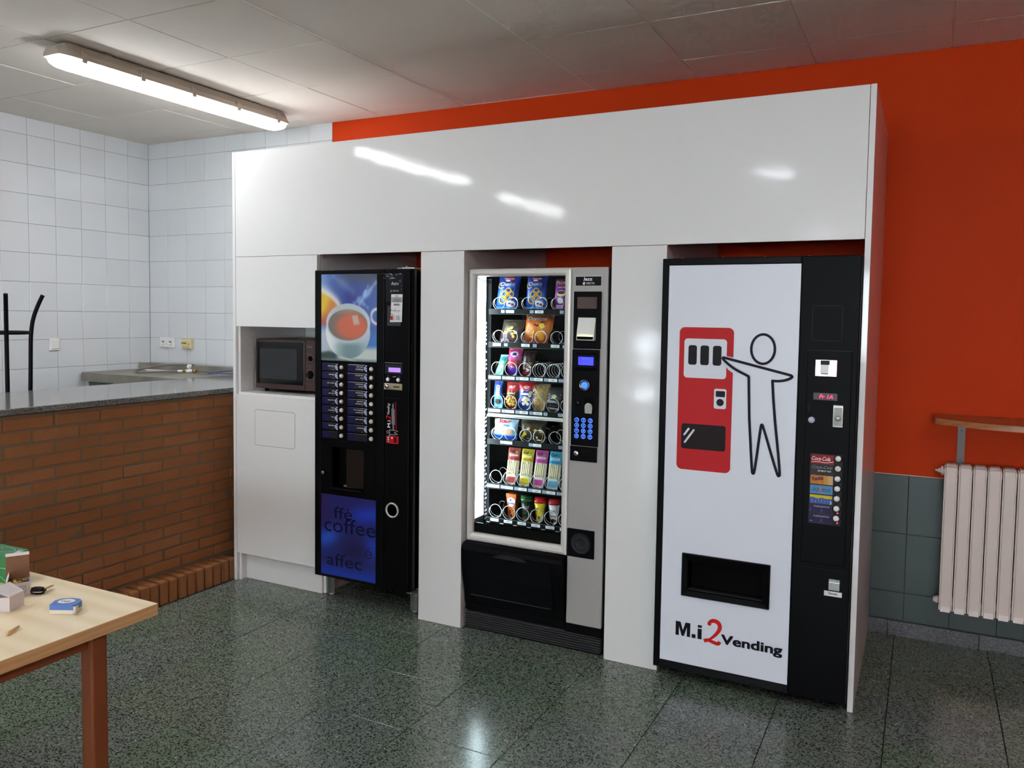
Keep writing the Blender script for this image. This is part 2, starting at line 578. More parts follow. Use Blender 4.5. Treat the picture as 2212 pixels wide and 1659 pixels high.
def glass_mat(name, fac):
    m = bpy.data.materials.new(name); m.use_nodes = True
    nt = m.node_tree; nt.nodes.clear()
    out = nn(nt, 'ShaderNodeOutputMaterial'); mx = nn(nt, 'ShaderNodeMixShader'); tr = nn(nt, 'ShaderNodeBsdfTransparent'); gl = nn(nt, 'ShaderNodeBsdfGlossy'); fr = nn(nt, 'ShaderNodeFresnel')
    gl.inputs['Roughness'].default_value = 0.02
    tr.inputs['Color'].default_value = fac
    fr.inputs['IOR'].default_value = 1.25
    nt.links.new(fr.outputs[0], mx.inputs[0]); nt.links.new(tr.outputs[0], mx.inputs[1]); nt.links.new(gl.outputs[0], mx.inputs[2]); nt.links.new(mx.outputs[0], out.inputs['Surface'])
    return m
pane = glass_mat('clear_pane', (0.96, 0.98, 0.98, 1))
# ================================================================== STRUCTURE
XL, YB, ZC = -1.906, 1.0, 2.885        # left wall, back wall, ceiling
XR, YF = 7.2, -10.0                     # right wall, far rear wall (behind the camera)

# ---------------- floor: slab + terrazzo tiles
fl = struct(obj('floor', MB().box(XL-0.1, XR+0.1, YF-0.1, YB+0.1, -0.12, -0.012), floor_joint, org=(0, 0, -0.12)))
FP = 0.4035
def tile_mesh(name, w, h, t, bev, axis, m):
    """bevelled plate centred on 0, front face at 0, growing backwards by t"""
    if axis == 'z':
        mb = MB().box(-w/2, w/2, -h/2, h/2, -t, 0, bev, 1)
    elif axis == 'y':
        mb = MB().box(-w/2, w/2, 0, t, -h/2, h/2, bev, 1)
    else:
        mb = MB().box(-t, 0, -w/2, w/2, -h/2, h/2, bev, 1)
    me = bpy.data.meshes.new(name)
    me.from_pydata(mb.v, [], mb.f)
    return finish(name, me, m, None)
ft = tile_mesh('floor_tile', FP-0.0028, FP-0.0028, 0.012, 0.0012, 'z', terraz)
x_first = 0.665 - FP*7
y_first = -0.585 + FP*4
nx, ny = 18, 14
for i in range(nx):
    for j in range(ny):
        cx, cy = x_first + FP*(i+0.5), y_first - FP*(j+0.5)
        if cx - FP/2 < XL + 0.0 and i > 0:
            pass
        inst('floor_tile', ft, fl, (cx, cy, random.uniform(-0.0003, 0.0003)), (random.gauss(0, 0.0006), random.gauss(0, 0.0006), 0))
# the rest of the floor, out of view: one plain surface at the same level
mb = MB()
x1, y1 = x_first + FP*nx, y_first - FP*ny
mb.box(x1+0.001, XR+0.1, YF-0.1, YB+0.1, -0.012, 0).box(XL-0.1, x1, YF-0.1, y1-0.001, -0.012, 0)
obj('floor_field', mb, terraz, fl)

# ---------------- left wall: white tiles on grout
wl = struct(obj('wall_left', MB().box(XL-0.12, XL-0.006, YF, YB+0.1, 0, ZC+0.1), grout))
ylines = [1.0, 0.812] + [0.812 - 0.1993*k for k in range(1, 13)]
zl = [0.969 + 0.1993*k for k in range(10)] + [2.885]
tl_full = tile_mesh('wall_tile', 0.1993-0.002, 0.1993-0.002, 0.006, 0.0012, 'x', tile_white)
cuts = {}
def cut_tile(w, h, axis, m, bev=0.0012):
    k = (round(w, 4), round(h, 4), axis, m.name)
    if k not in cuts:
        cuts[k] = tile_mesh('wall_tile_cut', w, h, 0.006, bev, axis, m)
    return cuts[k]
def jig():
    return random.gauss(0, 0.0022)
for a in range(len(ylines)-1):
    y1_, y0_ = ylines[a], ylines[a+1]
    for c in range(len(zl)-1):
        z0_, z1_ = zl[c], zl[c+1]
        me = tl_full if abs((y1_-y0_)-0.1993) < 1e-3 and abs((z1_-z0_)-0.1993) < 1e-3 else cut_tile(y1_-y0_-0.002, z1_-z0_-0.002, 'x', tile_white)
        inst('wall_tile', me, wl, (XL, (y0_+y1_)/2, (z0_+z1_)/2), (0, jig(), jig()))
obj('tile_field', MB().box(XL-0.006, XL-0.001, YF, ylines[-1]-0.001, 0, ZC).box(XL-0.006, XL-0.001, ylines[-1], 0.998, 0, zl[0]-0.001), tile_white, wl)

# ---------------- back wall: tiled part, orange paint, green dado
wb = struct(obj('wall_back', MB().box(XL-0.12, XR+0.1, YB+0.006, YB+0.14, 0, ZC+0.1), grout_green))
obj('tile_grout_bed', MB().box(XL, -0.083, YB+0.003, YB+0.006, 0, ZC), grout, wb)
obj('orange_plaster', MB().box(-0.079, XR, YB, YB+0.006, 0.8155, ZC), orange, wb)
obj('dado_trim', MB().box(-0.079, XR, YB-0.001, YB+0.004, 0.811, 0.8155), mat('pale_trim', (216, 190, 170), 0.6), wb)
xl_ = [XL, -1.697, -1.494, -1.292, -1.092, -0.890, -0.688, -0.487, -0.285, -0.083]
for a in range(len(xl_)-1):
    for c in range(len(zl)-1):
        w, h = xl_[a+1]-xl_[a]-0.002, zl[c+1]-zl[c]-0.002
        inst('wall_tile', cut_tile(w, h, 'y', tile_white), wb, ((xl_[a]+xl_[a+1])/2, YB, (zl[c]+zl[c+1])/2), (jig(), 0, jig()))
obj('tile_field', MB().box(XL, -0.083, YB+0.001, YB+0.003, 0, zl[0]-0.001), tile_white, wb)
for a in range(12):
    x0_ = 2.926 + 0.2*a
    for (z0_, z1_) in ((0.076, 0.219), (0.219, 0.517), (0.517, 0.811)):
        inst('dado_tile', cut_tile(0.198, z1_-z0_-0.002, 'y', tile_green, 0.001), wb, (x0_+0.1, YB, (z0_+z1_)/2), (0, 0, 0))
obj('dado_field', MB().box(-0.079, 2.925, YB+0.001, YB+0.006, 0, 0.811).box(5.327, XR, YB+0.001, YB+0.006, 0, 0.811), tile_green, wb)
bb_ = struct(obj('baseboard_back', MB().box(0.0, XR, 0.9935, YB, 0, 0.072), grout_green, org=(3.5, 1, 0)))
for a in range(9):
    x0_ = 2.656 + 0.4*a
    obj('skirting_stone', MB().box(x0_+0.001, x0_+0.399, 0.9875, 0.9995, 0.0, 0.0745, 0.0012, 1), skirt_m, bb_)

# ---------------- right and rear walls (behind the camera) with windows
struct(obj('wall_right', MB().box(XR, XR+0.12, YF, YB+0.1, 0, ZC+0.1), orange))
WIN = [(-1.15, -0.10, 0.0, 2.1), (1.6, 3.0, 1.0, 2.3), (3.4, 4.8, 1.0, 2.3), (5.2, 6.6, 1.0, 2.3)]
mb = MB(); xs = XL
for (a, b_, z0_, z1_) in WIN:
    mb.box(xs, a, YF-0.15, YF, 0, ZC)
    if z0_ > 0:
        mb.box(a, b_, YF-0.15, YF, 0, z0_)
    mb.box(a, b_, YF-0.15, YF, z1_, ZC)
    xs = b_
mb.box(xs, XR+0.1, YF-0.15, YF, 0, ZC)
struct(obj('wall_rear', mb, cream))
frame_w = mat('window_frame_paint', (206, 204, 198), 0.4)
for n_, (a, b_, z0_, z1_) in enumerate(WIN[1:]):
    mb = MB().box(a, a+0.05, YF-0.1, YF-0.04, z0_, z1_).box(b_-0.05, b_, YF-0.1, YF-0.04, z0_, z1_).box(a, b_, YF-0.1, YF-0.04, z0_, z0_+0.05).box(a, b_, YF-0.1, YF-0.04, z1_-0.05, z1_).box((a+b_)/2-0.03, (a+b_)/2+0.03, YF-0.1, YF-0.04, z0_, z1_)
    w = struct(obj('window_%d' % (n_+1), mb, frame_w))
    obj('pane', MB().box(a+0.05, (a+b_)/2-0.03, YF-0.072, YF-0.068, z0_+0.05, z1_-0.05), pane, w)
    obj('pane', MB().box((a+b_)/2+0.03, b_-0.05, YF-0.072, YF-0.068, z0_+0.05, z1_-0.05), pane, w)
# the street door in the rear wall: three glazed openings
a, b_ = WIN[0][0], WIN[0][1]
mb = MB()
for (x0_, x1_, z0_, z1_) in ((a, -0.85, 0, 2.1), (-0.42, b_, 0, 2.1), (-0.85, -0.42, 0, 0.15), (-0.85, -0.42, 0.42, 0.70), (-0.85, -0.42, 0.84, 0.95), (-0.85, -0.42, 1.29, 2.1)):
    mb.box(x0_, x1_, YF-0.1, YF-0.05, z0_, z1_)
d1 = struct(obj('door_1', mb, brown_paint))
obj('pane', MB().box(-0.85, -0.42, YF-0.078, YF-0.072, 0.15, 0.42), pane, d1)
obj('pane', MB().box(-0.85, -0.42, YF-0.078, YF-0.072, 0.70, 0.84), pane, d1)
obj('pane', MB().box(-0.85, -0.42, YF-0.078, YF-0.072, 0.95, 1.29), pane, d1)

# ---------------- suspended ceiling: panels in a T-bar grid, with one plain strip
ce = struct(obj('ceiling', MB().box(XL-0.1, XR+0.1, YF-0.1, YB+0.1, ZC+0.016, ZC+0.1), ceil_m, org=(0, 0, ZC)))
YV = -3.4
left_x = [XL, -1.4523, -0.8523, -0.2523, 0.3477, 0.9727]
left_y = [YB, 0.8394] + [0.2394-0.6*k for k in range(7)]
right_x = [1.8321] + [2.4292+0.6*k for k in range(5)]
right_y = [YB, 0.6512] + [0.0512-0.6*k for k in range(6)]
pcache = {}
def ceil_panel(x0_, x1_, y0_, y1_):
    k = (round(x1_-x0_, 3), round(y1_-y0_, 3))
    if k not in pcache:
        pcache[k] = tile_mesh('ceiling_panel', k[0]-0.006, k[1]-0.006, 0.012, 0.002, 'z', ceil_m)
    inst('ceiling_panel', pcache[k], ce, ((x0_+x1_)/2, (y0_+y1_)/2, ZC+0.0055 + random.uniform(-0.0012, 0.001)), (random.gauss(0, .001), random.gauss(0, .001), 0))
for gx, gy in ((left_x, left_y), (right_x, right_y)):
    for i in range(len(gx)-1):
        for j in range(len(gy)-1):
            ceil_panel(gx[i], gx[i+1], gy[j+1], gy[j])
    for i, x in enumerate(gx):
        if x > XL + 0.01:
            w = 0.007 if gx is left_x and i == len(gx)-1 or gx is right_x and i == 0 else 0.0115
            obj('grid_bar', MB().box(x-w, x+w, gy[-1], YB, ZC-0.003, ZC+0.006, 0.001, 1), ceil_bar, ce)
    for j, y in enumerate(gy[1:]):
        obj('grid_bar', MB().box(gx[0], gx[-1], y-0.0105, y+0.0105, ZC-0.0024, ZC+0.006, 0.001, 1), ceil_bar, ce)
obj('plain_strip', MB().box(0.9737, 1.8311, YF, YB, ZC-0.001, ZC+0.012), ceil_m, ce)
obj('ceiling_field', MB().box(XL, 0.972, YF, left_y[-1]-0.01, ZC, ZC+0.012).box(1.833, right_x[-1], YF, right_y[-1]-0.01, ZC, ZC+0.012).box(right_x[-1], XR, YF, YB, ZC, ZC+0.012), ceil_m, ce)
for (p0, p1, ax) in (((XL, YB), (0.97, YB), 'x'),):
    obj('wall_angle', MB().box(XL, XR, YB-0.012, YB, ZC-0.002, ZC+0.004), ceil_bar, ce)
    obj('wall_angle', MB().box(XL, XL+0.012, YF, YB, ZC-0.002, ZC+0.004), ceil_bar, ce)

# ================================================================== CEILING LAMPS
def lamp(cy, label, x=-0.215, L=1.60):
    t = thing('ceiling_lamp', label, 'lamp', (x, cy, 2.755), 'fluorescent ceiling lamps')
    y0, y1 = cy-L/2, cy+L/2
    ZB = 2.806                                   # lip between housing and diffuser
    mb = MB()
    prof = [(x-0.055, 2.868), (x-0.080, 2.827), (x-0.082, ZB-0.006), (x+0.082, ZB-0.006), (x+0.080, 2.827), (x+0.055, 2.868)]
    def sect(y, k, zk=1.0):
        return [(x + (a-x)*k, y, ZB + (b-ZB)*zk) for a, b in prof]
    secs = [sect(y0, 0.72, 0.55), sect(y0+0.035, 0.95, 0.95), sect(y0+0.06, 1), sect(y1-0.06, 1), sect(y1-0.035, 0.95, 0.95), sect(y1, 0.72, 0.55)]
    vs = [p for s in secs for p in s]; n = len(prof)
    mb.add(vs, [(i*n+k, i*n+(k+1) % n, (i+1)*n+(k+1) % n, (i+1)*n+k) for i in range(5) for k in range(n)])
    mb.add(secs[0], [list(range(n))]).add(secs[-1], [list(range(n))])
    obj('housing', mb, lamp_grey, t)
    for y in (y0+0.28, y1-0.28):
        obj('mounting_clip', MB().box(x-0.05, x+0.05, y-0.02, y+0.02, 2.866, 2.885), steel, t)
    # lit diffuser, a shallow trough with rounded ends
    dp = [(0.070, 0), (0.069, -0.018), (0.060, -0.036), (0.038, -0.047), (0, -0.050), (-0.038, -0.047), (-0.060, -0.036), (-0.069, -0.018), (-0.070, 0)]
    vs, fs = [], []
    ys = [(y0+0.008, 0.55, 0.35), (y0+0.02, 0.8, 0.75), (y0+0.05, 0.95, 0.95), (y0+0.1, 1, 1), (y1-0.1, 1, 1), (y1-0.05, 0.95, 0.95), (y1-0.02, 0.8, 0.75), (y1-0.008, 0.55, 0.35)]
    for (y, k, zk) in ys:
        vs += [(x+a*k, y, ZB+b*zk) for a, b in dp]
    n = len(dp)
    for i in range(len(ys)-1):
        for k in range(n-1):
            fs.append((i*n+k, i*n+k+1, (i+1)*n+k+1, (i+1)*n+k))
    fs += [list(range(n)), [(len(ys)-1)*n+k for k in range(n)]]
    obj('diffuser', MB().add(vs, fs, True), lamp_glow, t)
    for s in (-1, 1):
        for k in range(5):
            y = y0 + 0.12 + (L-0.24)*k/4
            cb = MB().box(x+s*0.083-0.004, x+s*0.083+0.004, y-0.014, y+0.014, 2.785, 2.833, 0.002, 1)
            cb.box(x+s*0.087-0.003, x+s*0.087+0.003, y-0.018, y-0.010, 2.817, 2.839)
            obj('clip', cb, lamp_grey, t)
    return t
lamp(-0.15, 'lit fluorescent ceiling lamp over the brick counter, in full view')
lamp(-2.28, 'lit fluorescent ceiling lamp mirrored in the white fascia')
lamp(-4.70, 'lit fluorescent ceiling lamp farther behind, mirrored lower in the fascia', x=-0.30)
def panel_lamp(x, y, hx, hy, label, m):
    t = thing('ceiling_panel_light', label, 'lamp', (x, y, 2.83), 'square ceiling lights')
    obj('housing', MB().box(x-hx-0.02, x+hx+0.02, y-hy-0.02, y+hy+0.02, 2.845, 2.884, 0.004, 1), lamp_grey, t)
    obj('diffuser', MB().box(x-hx, x+hx, y-hy, y+hy, 2.835, 2.846, 0.004, 1), m, t)
panel_lamp(2.36, -3.95, 0.15, 0.17, 'small square ceiling light mirrored near the end of the white fascia', mat('panel_diffuser', (255, 255, 255), 0.4, emit=(240, 244, 255), estr=LAMP*0.8))
panel_lamp(2.20, -9.3, 0.22, 0.4, 'square ceiling light far behind, mirrored at the lower edge of the fascia', mat('dim_panel_diffuser', (255, 255, 255), 0.4, emit=(240, 244, 255), estr=4.5))
for k_, y_ in enumerate((-2.3, -4.6, -6.9)):  # unseen lamp row, added to brighten the machine fronts and right wall
    lamp(y_, ['nearest', 'middle', 'farthest'][k_] + ' added fluorescent ceiling lamp of an unseen row behind the viewer', x=4.7)

# ================================================================== BRICK BAR COUNTER
BX = -0.13
bc = thing('brick_counter', 'orange brick bar counter with a brick plinth along its foot', 'counter', (-0.3, -0.8, 0))
YC0 = -2.43
obj('mortar_core', MB().box(BX-0.12, BX-0.0085, YC0, 0.98, 0.0, 0.258).box(BX-0.12, BX-0.0028, YC0, 0.98, 0.258, 1.09), mortar, bc)
brick_me = []
for k in range(4):
    mb = MB()
    bm = bmesh.new(); bmesh.ops.create_cube(bm, size=1)
    rr = random.Random(k)
    for v in bm.verts:
        v.co = Vector((v.co.x*0.05 - 0.025, v.co.y*(0.2395 + rr.uniform(-.002, .002)), v.co.z*(0.0535 + rr.uniform(-.0015, .0015)))) + Vector((0, rr.uniform(-.001, .001), rr.uniform(-.0012, .0012)))
    bmesh.ops.bevel(bm, geom=bm.edges[:], offset=0.003, segments=1, affect='EDGES')
    me = bpy.data.meshes.new('brick'); bm.to_mesh(me); bm.free(); me.materials.append(brick_m)
    brick_me.append(me)
CP = 0.0632
nb = 0
for c in range(15):
    z = 0.128 + 0.005 + CP*(c+0.5) - 0.003
    off = -0.024 if c % 2 == 0 else -0.141
    off += random.uniform(-0.008, 0.008) if c > 4 else 0
    k = 2
    while True:
        y = off + 0.1225 + 0.2485*k - 0.2485
        k -= 1
        if y < YC0 + 0.12:
            break
        if y > 0.40:
            continue
        inst('brick', random.choice(brick_me), bc, (BX + random.uniform(-0.0025, 0.0015), y + random.uniform(-.003, .003), z), (random.gauss(0, .004), random.gauss(0, .006), random.gauss(0, .003) + (math.pi if False else 0)))
        nb += 1
mbp = MB().box(BX-0.005, BX+0.115, YC0, -0.006, 0.0, 0.112)
obj('plinth_mortar', mbp, mat('dirty_joint', (74, 58, 44), 0.95), bc)
pl_me = bpy.data.meshes.new('plinth_brick')
bm = bmesh.new(); bmesh.ops.create_cube(bm, size=1)
for v in bm.verts:
    v.co = Vector((v.co.x*0.118, v.co.y*0.052, v.co.z*0.122))
bmesh.ops.bevel(bm, geom=bm.edges[:], offset=0.004, segments=2, affect='EDGES')
bm.to_mesh(pl_me); bm.free(); pl_me.materials.append(brick_m)
for k in range(39):
    y = -0.0030 - 0.0617*k
    inst('plinth_brick', pl_me, bc, (-0.0605 + random.uniform(-.002, .001), y + random.uniform(-.0015, .0015), 0.0635), (random.gauss(0, .006), random.gauss(0, .006), random.gauss(0, .008)))
obj('under_shelf', MB().box(-1.5, BX-0.12, -1.2, 0.3, 0.80, 0.82), slab_m, bc)
tag(obj('counter_top', MB().box(-0.86, -0.105, YC0-0.05, 0.90, 1.095, 1.125, 0.003, 2), granite), 'polished grey granite slab on top of the brick counter', 'countertop')

# low stone work slab against the back wall, with upstand
t = thing('work_slab', 'worn grey stone work slab with upstand behind the brick counter', 'countertop', (-1.4, 0.63, 1.05))
mb = MB()
pts = [(XL+0.002, 0.895), (XL+0.002, 0.40), (-1.88, 0.375), (-1.85, 0.368), (-0.865, 0.368), (-0.865, 0.895)]
mb.prism(pts, 1.062, 1.1245, 'z')
obj('slab', mb, slab_m, t)
obj('upstand', MB().box(XL+0.004, -0.11, 0.885, 0.905, 1.1255, 1.174, 0.002, 1), slab_m, t)
obj('ledge', MB().box(XL+0.002, -0.11, 0.905, 0.998, 1.06, 1.10), slab_m, t)
obj('support', MB().box(XL+0.002, -1.86, 0.42, 0.88, 0.0, 1.062), tile_white, t)
# ================================================================== WHITE SURROUND FOR THE MACHINES
W_, H_, HF = 3.3695, 2.491, 1.895
sr = thing('machine_surround', 'glossy white fitted surround with fascia and columns framing the three machines', 'cabinet', (1.68, 0.5, 0))
g_ = 0.001
obj('side_panel', MB().box(0.0, 0.0215, 0.0, 0.984, 0, H_, 0.0008, 1), laminate, sr)
obj('side_panel', MB().box(3.3475, W_, 0.0, 0.984, 0, H_, 0.0008, 1), laminate, sr)
obj('fascia', MB().box(0.0235, 3.3455, 0.0005, 0.019, HF+g_, H_-0.0005, 0.0008, 1), laminate, sr)
obj('top_board', MB().box(0.022, 3.347, 0.02, 0.985, H_-0.03, H_-0.012), laminate, sr)
# columns (front board, two returns)
for (a, b_) in ((1.2915, 1.5437), (2.3085, 2.5603)):
    obj('column_front', MB().box(a, b_, 0.0005, 0.019, 0.0, HF-g_, 0.0008, 1), laminate, sr)
    obj('column_return', MB().box(a+0.001, a+0.019, 0.0195, 0.985, 0.0, H_-0.035), laminate, sr)
    obj('column_return', MB().box(b_-0.019, b_-0.001, 0.0195, 0.985, 0.0, H_-0.035), laminate, sr)
# microwave cabinet
obj('upper_door', MB().box(0.0235, 0.622, 0.0005, 0.019, 1.4965, HF-g_, 0.0008, 1), laminate, sr)
ld = obj('lower_door', MB().box(0.0235, 0.608, 0.0005, 0.019, 0.166, 1.104, 0.0008, 1), laminate, sr)
# square access panel cut into the lower door: fine dark joint
jm = mat('panel_joint', (96, 92, 86), 0.8)
p_ = Print(front(0.0005), base=0.0002)
p_.ring(0, 0, 0, 0, 0, (0, 0, 0)) if False else None
rp = rrect_pts(0.1665, 0.4655, 0.816, 1.0205, 0.012)
p_.stroke(rp, 0.0018, (120, 114, 106), closed=True)
ap = obj('access_panel', MB().prism(rrect_pts(0.168, 0.464, 0.8175, 1.019, 0.011), -0.0006, 0.0005, 'y'), laminate, ld)
p_.build('panel_joint', PRINTM, ap)
obj('cabinet_side', MB().box(0.605, 0.623, 0.0195, 0.985, 0.165, H_-0.035).box(0.605, 0.623, 0.0785, 0.985, 0.0, 0.165), laminate, sr)
obj('cabinet_side', MB().box(0.0235, 0.040, 0.0195, 0.62, 0.0, HF), laminate, sr)
obj('niche_floor', MB().box(0.040, 0.605, 0.004, 0.60, 1.100, 1.116, 0.0006, 1), laminate, sr)
obj('niche_ceiling', MB().box(0.040, 0.605, 0.02, 0.60, 1.5, 1.516), laminate, sr)
obj('niche_back', MB().box(0.040, 0.605, 0.585, 0.60, 1.116, 1.5), laminate, sr)
obj('kick_board', MB().box(0.022, 0.607, 0.062, 0.078, 0.0, 0.165), laminate, sr)

# ================================================================== MICROWAVE
MX0, MX1, MY, MZ0, MZ1 = 0.078, 0.548, 0.10, 1.134, 1.425
mw = thing('microwave', 'brown microwave oven with two knobs in the white niche', 'microwave', (0.31, 0.25, 1.116))
obj('body', MB().box(MX0, MX1, MY+0.016, MY+0.36, MZ0, MZ1, 0.004, 2), brown_mw, mw)
dr = obj('door', MB().box(MX0+0.001, 0.449, MY, MY+0.015, MZ0+0.002, MZ1-0.002, 0.003, 2), brown_mw, mw)
obj('door_glass', MB().box(MX0+0.012, 0.438, MY-0.0015, MY+0.002, 1.165, 1.408, 0.001, 1), black_gloss, dr)
obj('window', MB().box(0.113, 0.393, MY-0.0022, MY-0.0014, 1.194, 1.371), mw_glass, dr)
obj('control_panel', MB().box(0.4515, MX1-0.001, MY+0.001, MY+0.015, MZ0+0.002, MZ1-0.002, 0.003, 2), brown_mw, mw)
for (cx, cz, rr) in ((0.491, 1.321, 0.015), (0.489, 1.229, 0.024)):
    k = obj('knob', MB().lathe([(rr, MY+0.001), (rr, MY-0.004), (rr*0.72, MY-0.006), (rr*0.66, MY-0.018), (0.0, MY-0.0185)], (cx, 0, cz), 24, 'y'), black_p, mw)
    obj('pointer', MB().box(cx-0.0025, cx+0.0025, MY-0.022, MY-0.017, cz-rr*0.6, cz+rr*0.6), mat('knob_mark', (60, 48, 44), 0.5), k)
p_ = Print(front(MY+0.001))
for cz, rr in ((1.321, 0.019), (1.229, 0.028)):
    p_.ring(0.49, cz, rr, rr, 0.0012, (150, 138, 128))
for z in (1.395, 1.345, 1.275, 1.175):
    p_.rect(0.462, 0.50, z, z+0.001, (150, 138, 128))
p_.text('TIME OFF', 0.47, 1.382, 0.006, (190, 178, 168))
p_.build('panel_print', PRINTM, mw)
for x in (0.12, 0.50):
    for y in (MY+0.05, MY+0.31):
        obj('foot', MB().cyl((x, y, 1.116), (x, y, 1.136), 0.012, 0.014, 12), black_p, mw)

# ================================================================== COFFEE MACHINE
cm = thing('coffee_machine', 'black hot drinks machine with teacup poster and two columns of buttons', 'vending machine', (0.945, 0.3, 0))
obj('cabinet', MB().box(0.652, 1.246, 0.022, 0.70, 0.135, 1.80, 0.004, 1), black_m, cm)
DY = -0.04
mb = MB()
hx0, hx1, hz0, hz1 = 0.757, 0.970, 0.633, 0.862           # cup outlet
mb.box(0.641, hx0, DY+0.012, 0.02, 0.143, 1.808).box(hx1, 1.252, DY+0.012, 0.02, 0.143, 1.808)
mb.box(hx0, hx1, DY+0.012, 0.02, 0.143, hz0).box(hx0, hx1, DY+0.012, 0.02, hz1, 1.808)
dr = obj('door', mb, black_p, cm)
obj('edge_strip', MB().box(0.641, 0.680, DY, DY+0.0125, 0.143, 1.808, 0.003, 2), black_m, dr)
obj('top_strip', MB().box(0.6805, 1.0955, DY+0.001, DY+0.0125, 1.787, 1.808, 0.002, 1), black_m, dr)
obj('middle_strip', MB().box(1.047, 1.0955, DY+0.001, DY+0.0125, 0.143, 1.7865, 0.003, 2), black_m, dr)
obj('service_strip', MB().box(1.0995, 1.252, DY, DY+0.0125, 0.143, 1.808, 0.004, 2), black_p, dr)
obj('lower_strip', MB().box(0.6805, 1.0465, DY+0.001, DY+0.0125, 0.143, 0.156, 0.002, 1), black_m, dr)
mb = MB().box(0.6805, hx0, DY+0.002, DY+0.0125, 0.602, 0.90).box(hx1, 1.0465, DY+0.002, DY+0.0125, 0.602, 0.90).box(hx0, hx1, DY+0.002, DY+0.0125, hz1, 0.90).box(hx0, hx1, DY+0.002, DY+0.0125, 0.602, hz0)
obj('outlet_surround', mb, black_p, dr)
mb = MB().box(hx0, hx1, 0.135, 0.14, hz0, hz1).box(hx0-0.004, hx0, DY+0.012, 0.14, hz0, hz1).box(hx1, hx1+0.004, DY+0.012, 0.14, hz0, hz1).box(hx0, hx1, DY+0.012, 0.14, hz0-0.004, hz0).box(hx0, hx1, DY+0.012, 0.14, hz1, hz1+0.004)
nc = obj('cup_outlet', mb, black_void, cm)
obj('drip_tray', MB().box(hx0+0.004, hx1-0.002, DY-0.022, 0.11, hz0+0.002, hz0+0.012, 0.003, 2), black_gloss, nc)
mb = MB()
for k in range(9):
    mb.box(hx0+0.05, hx1-0.01, 0.0+k*0.011, 0.004+k*0.011, hz0+0.012, hz0+0.016)
obj('drip_grid', mb, steel, nc)
obj('spout', MB().cyl((0.87, 0.05, 0.80), (0.87, 0.05, 0.862), 0.014, 0.02, 16), black_p, nc)
obj('outlet_flap', MB().box(0.853, hx1-0.002, DY+0.004, DY+0.007, hz0+0.02, hz1-0.004), mat('smoked_flap', (30, 27, 26), 0.08), nc)

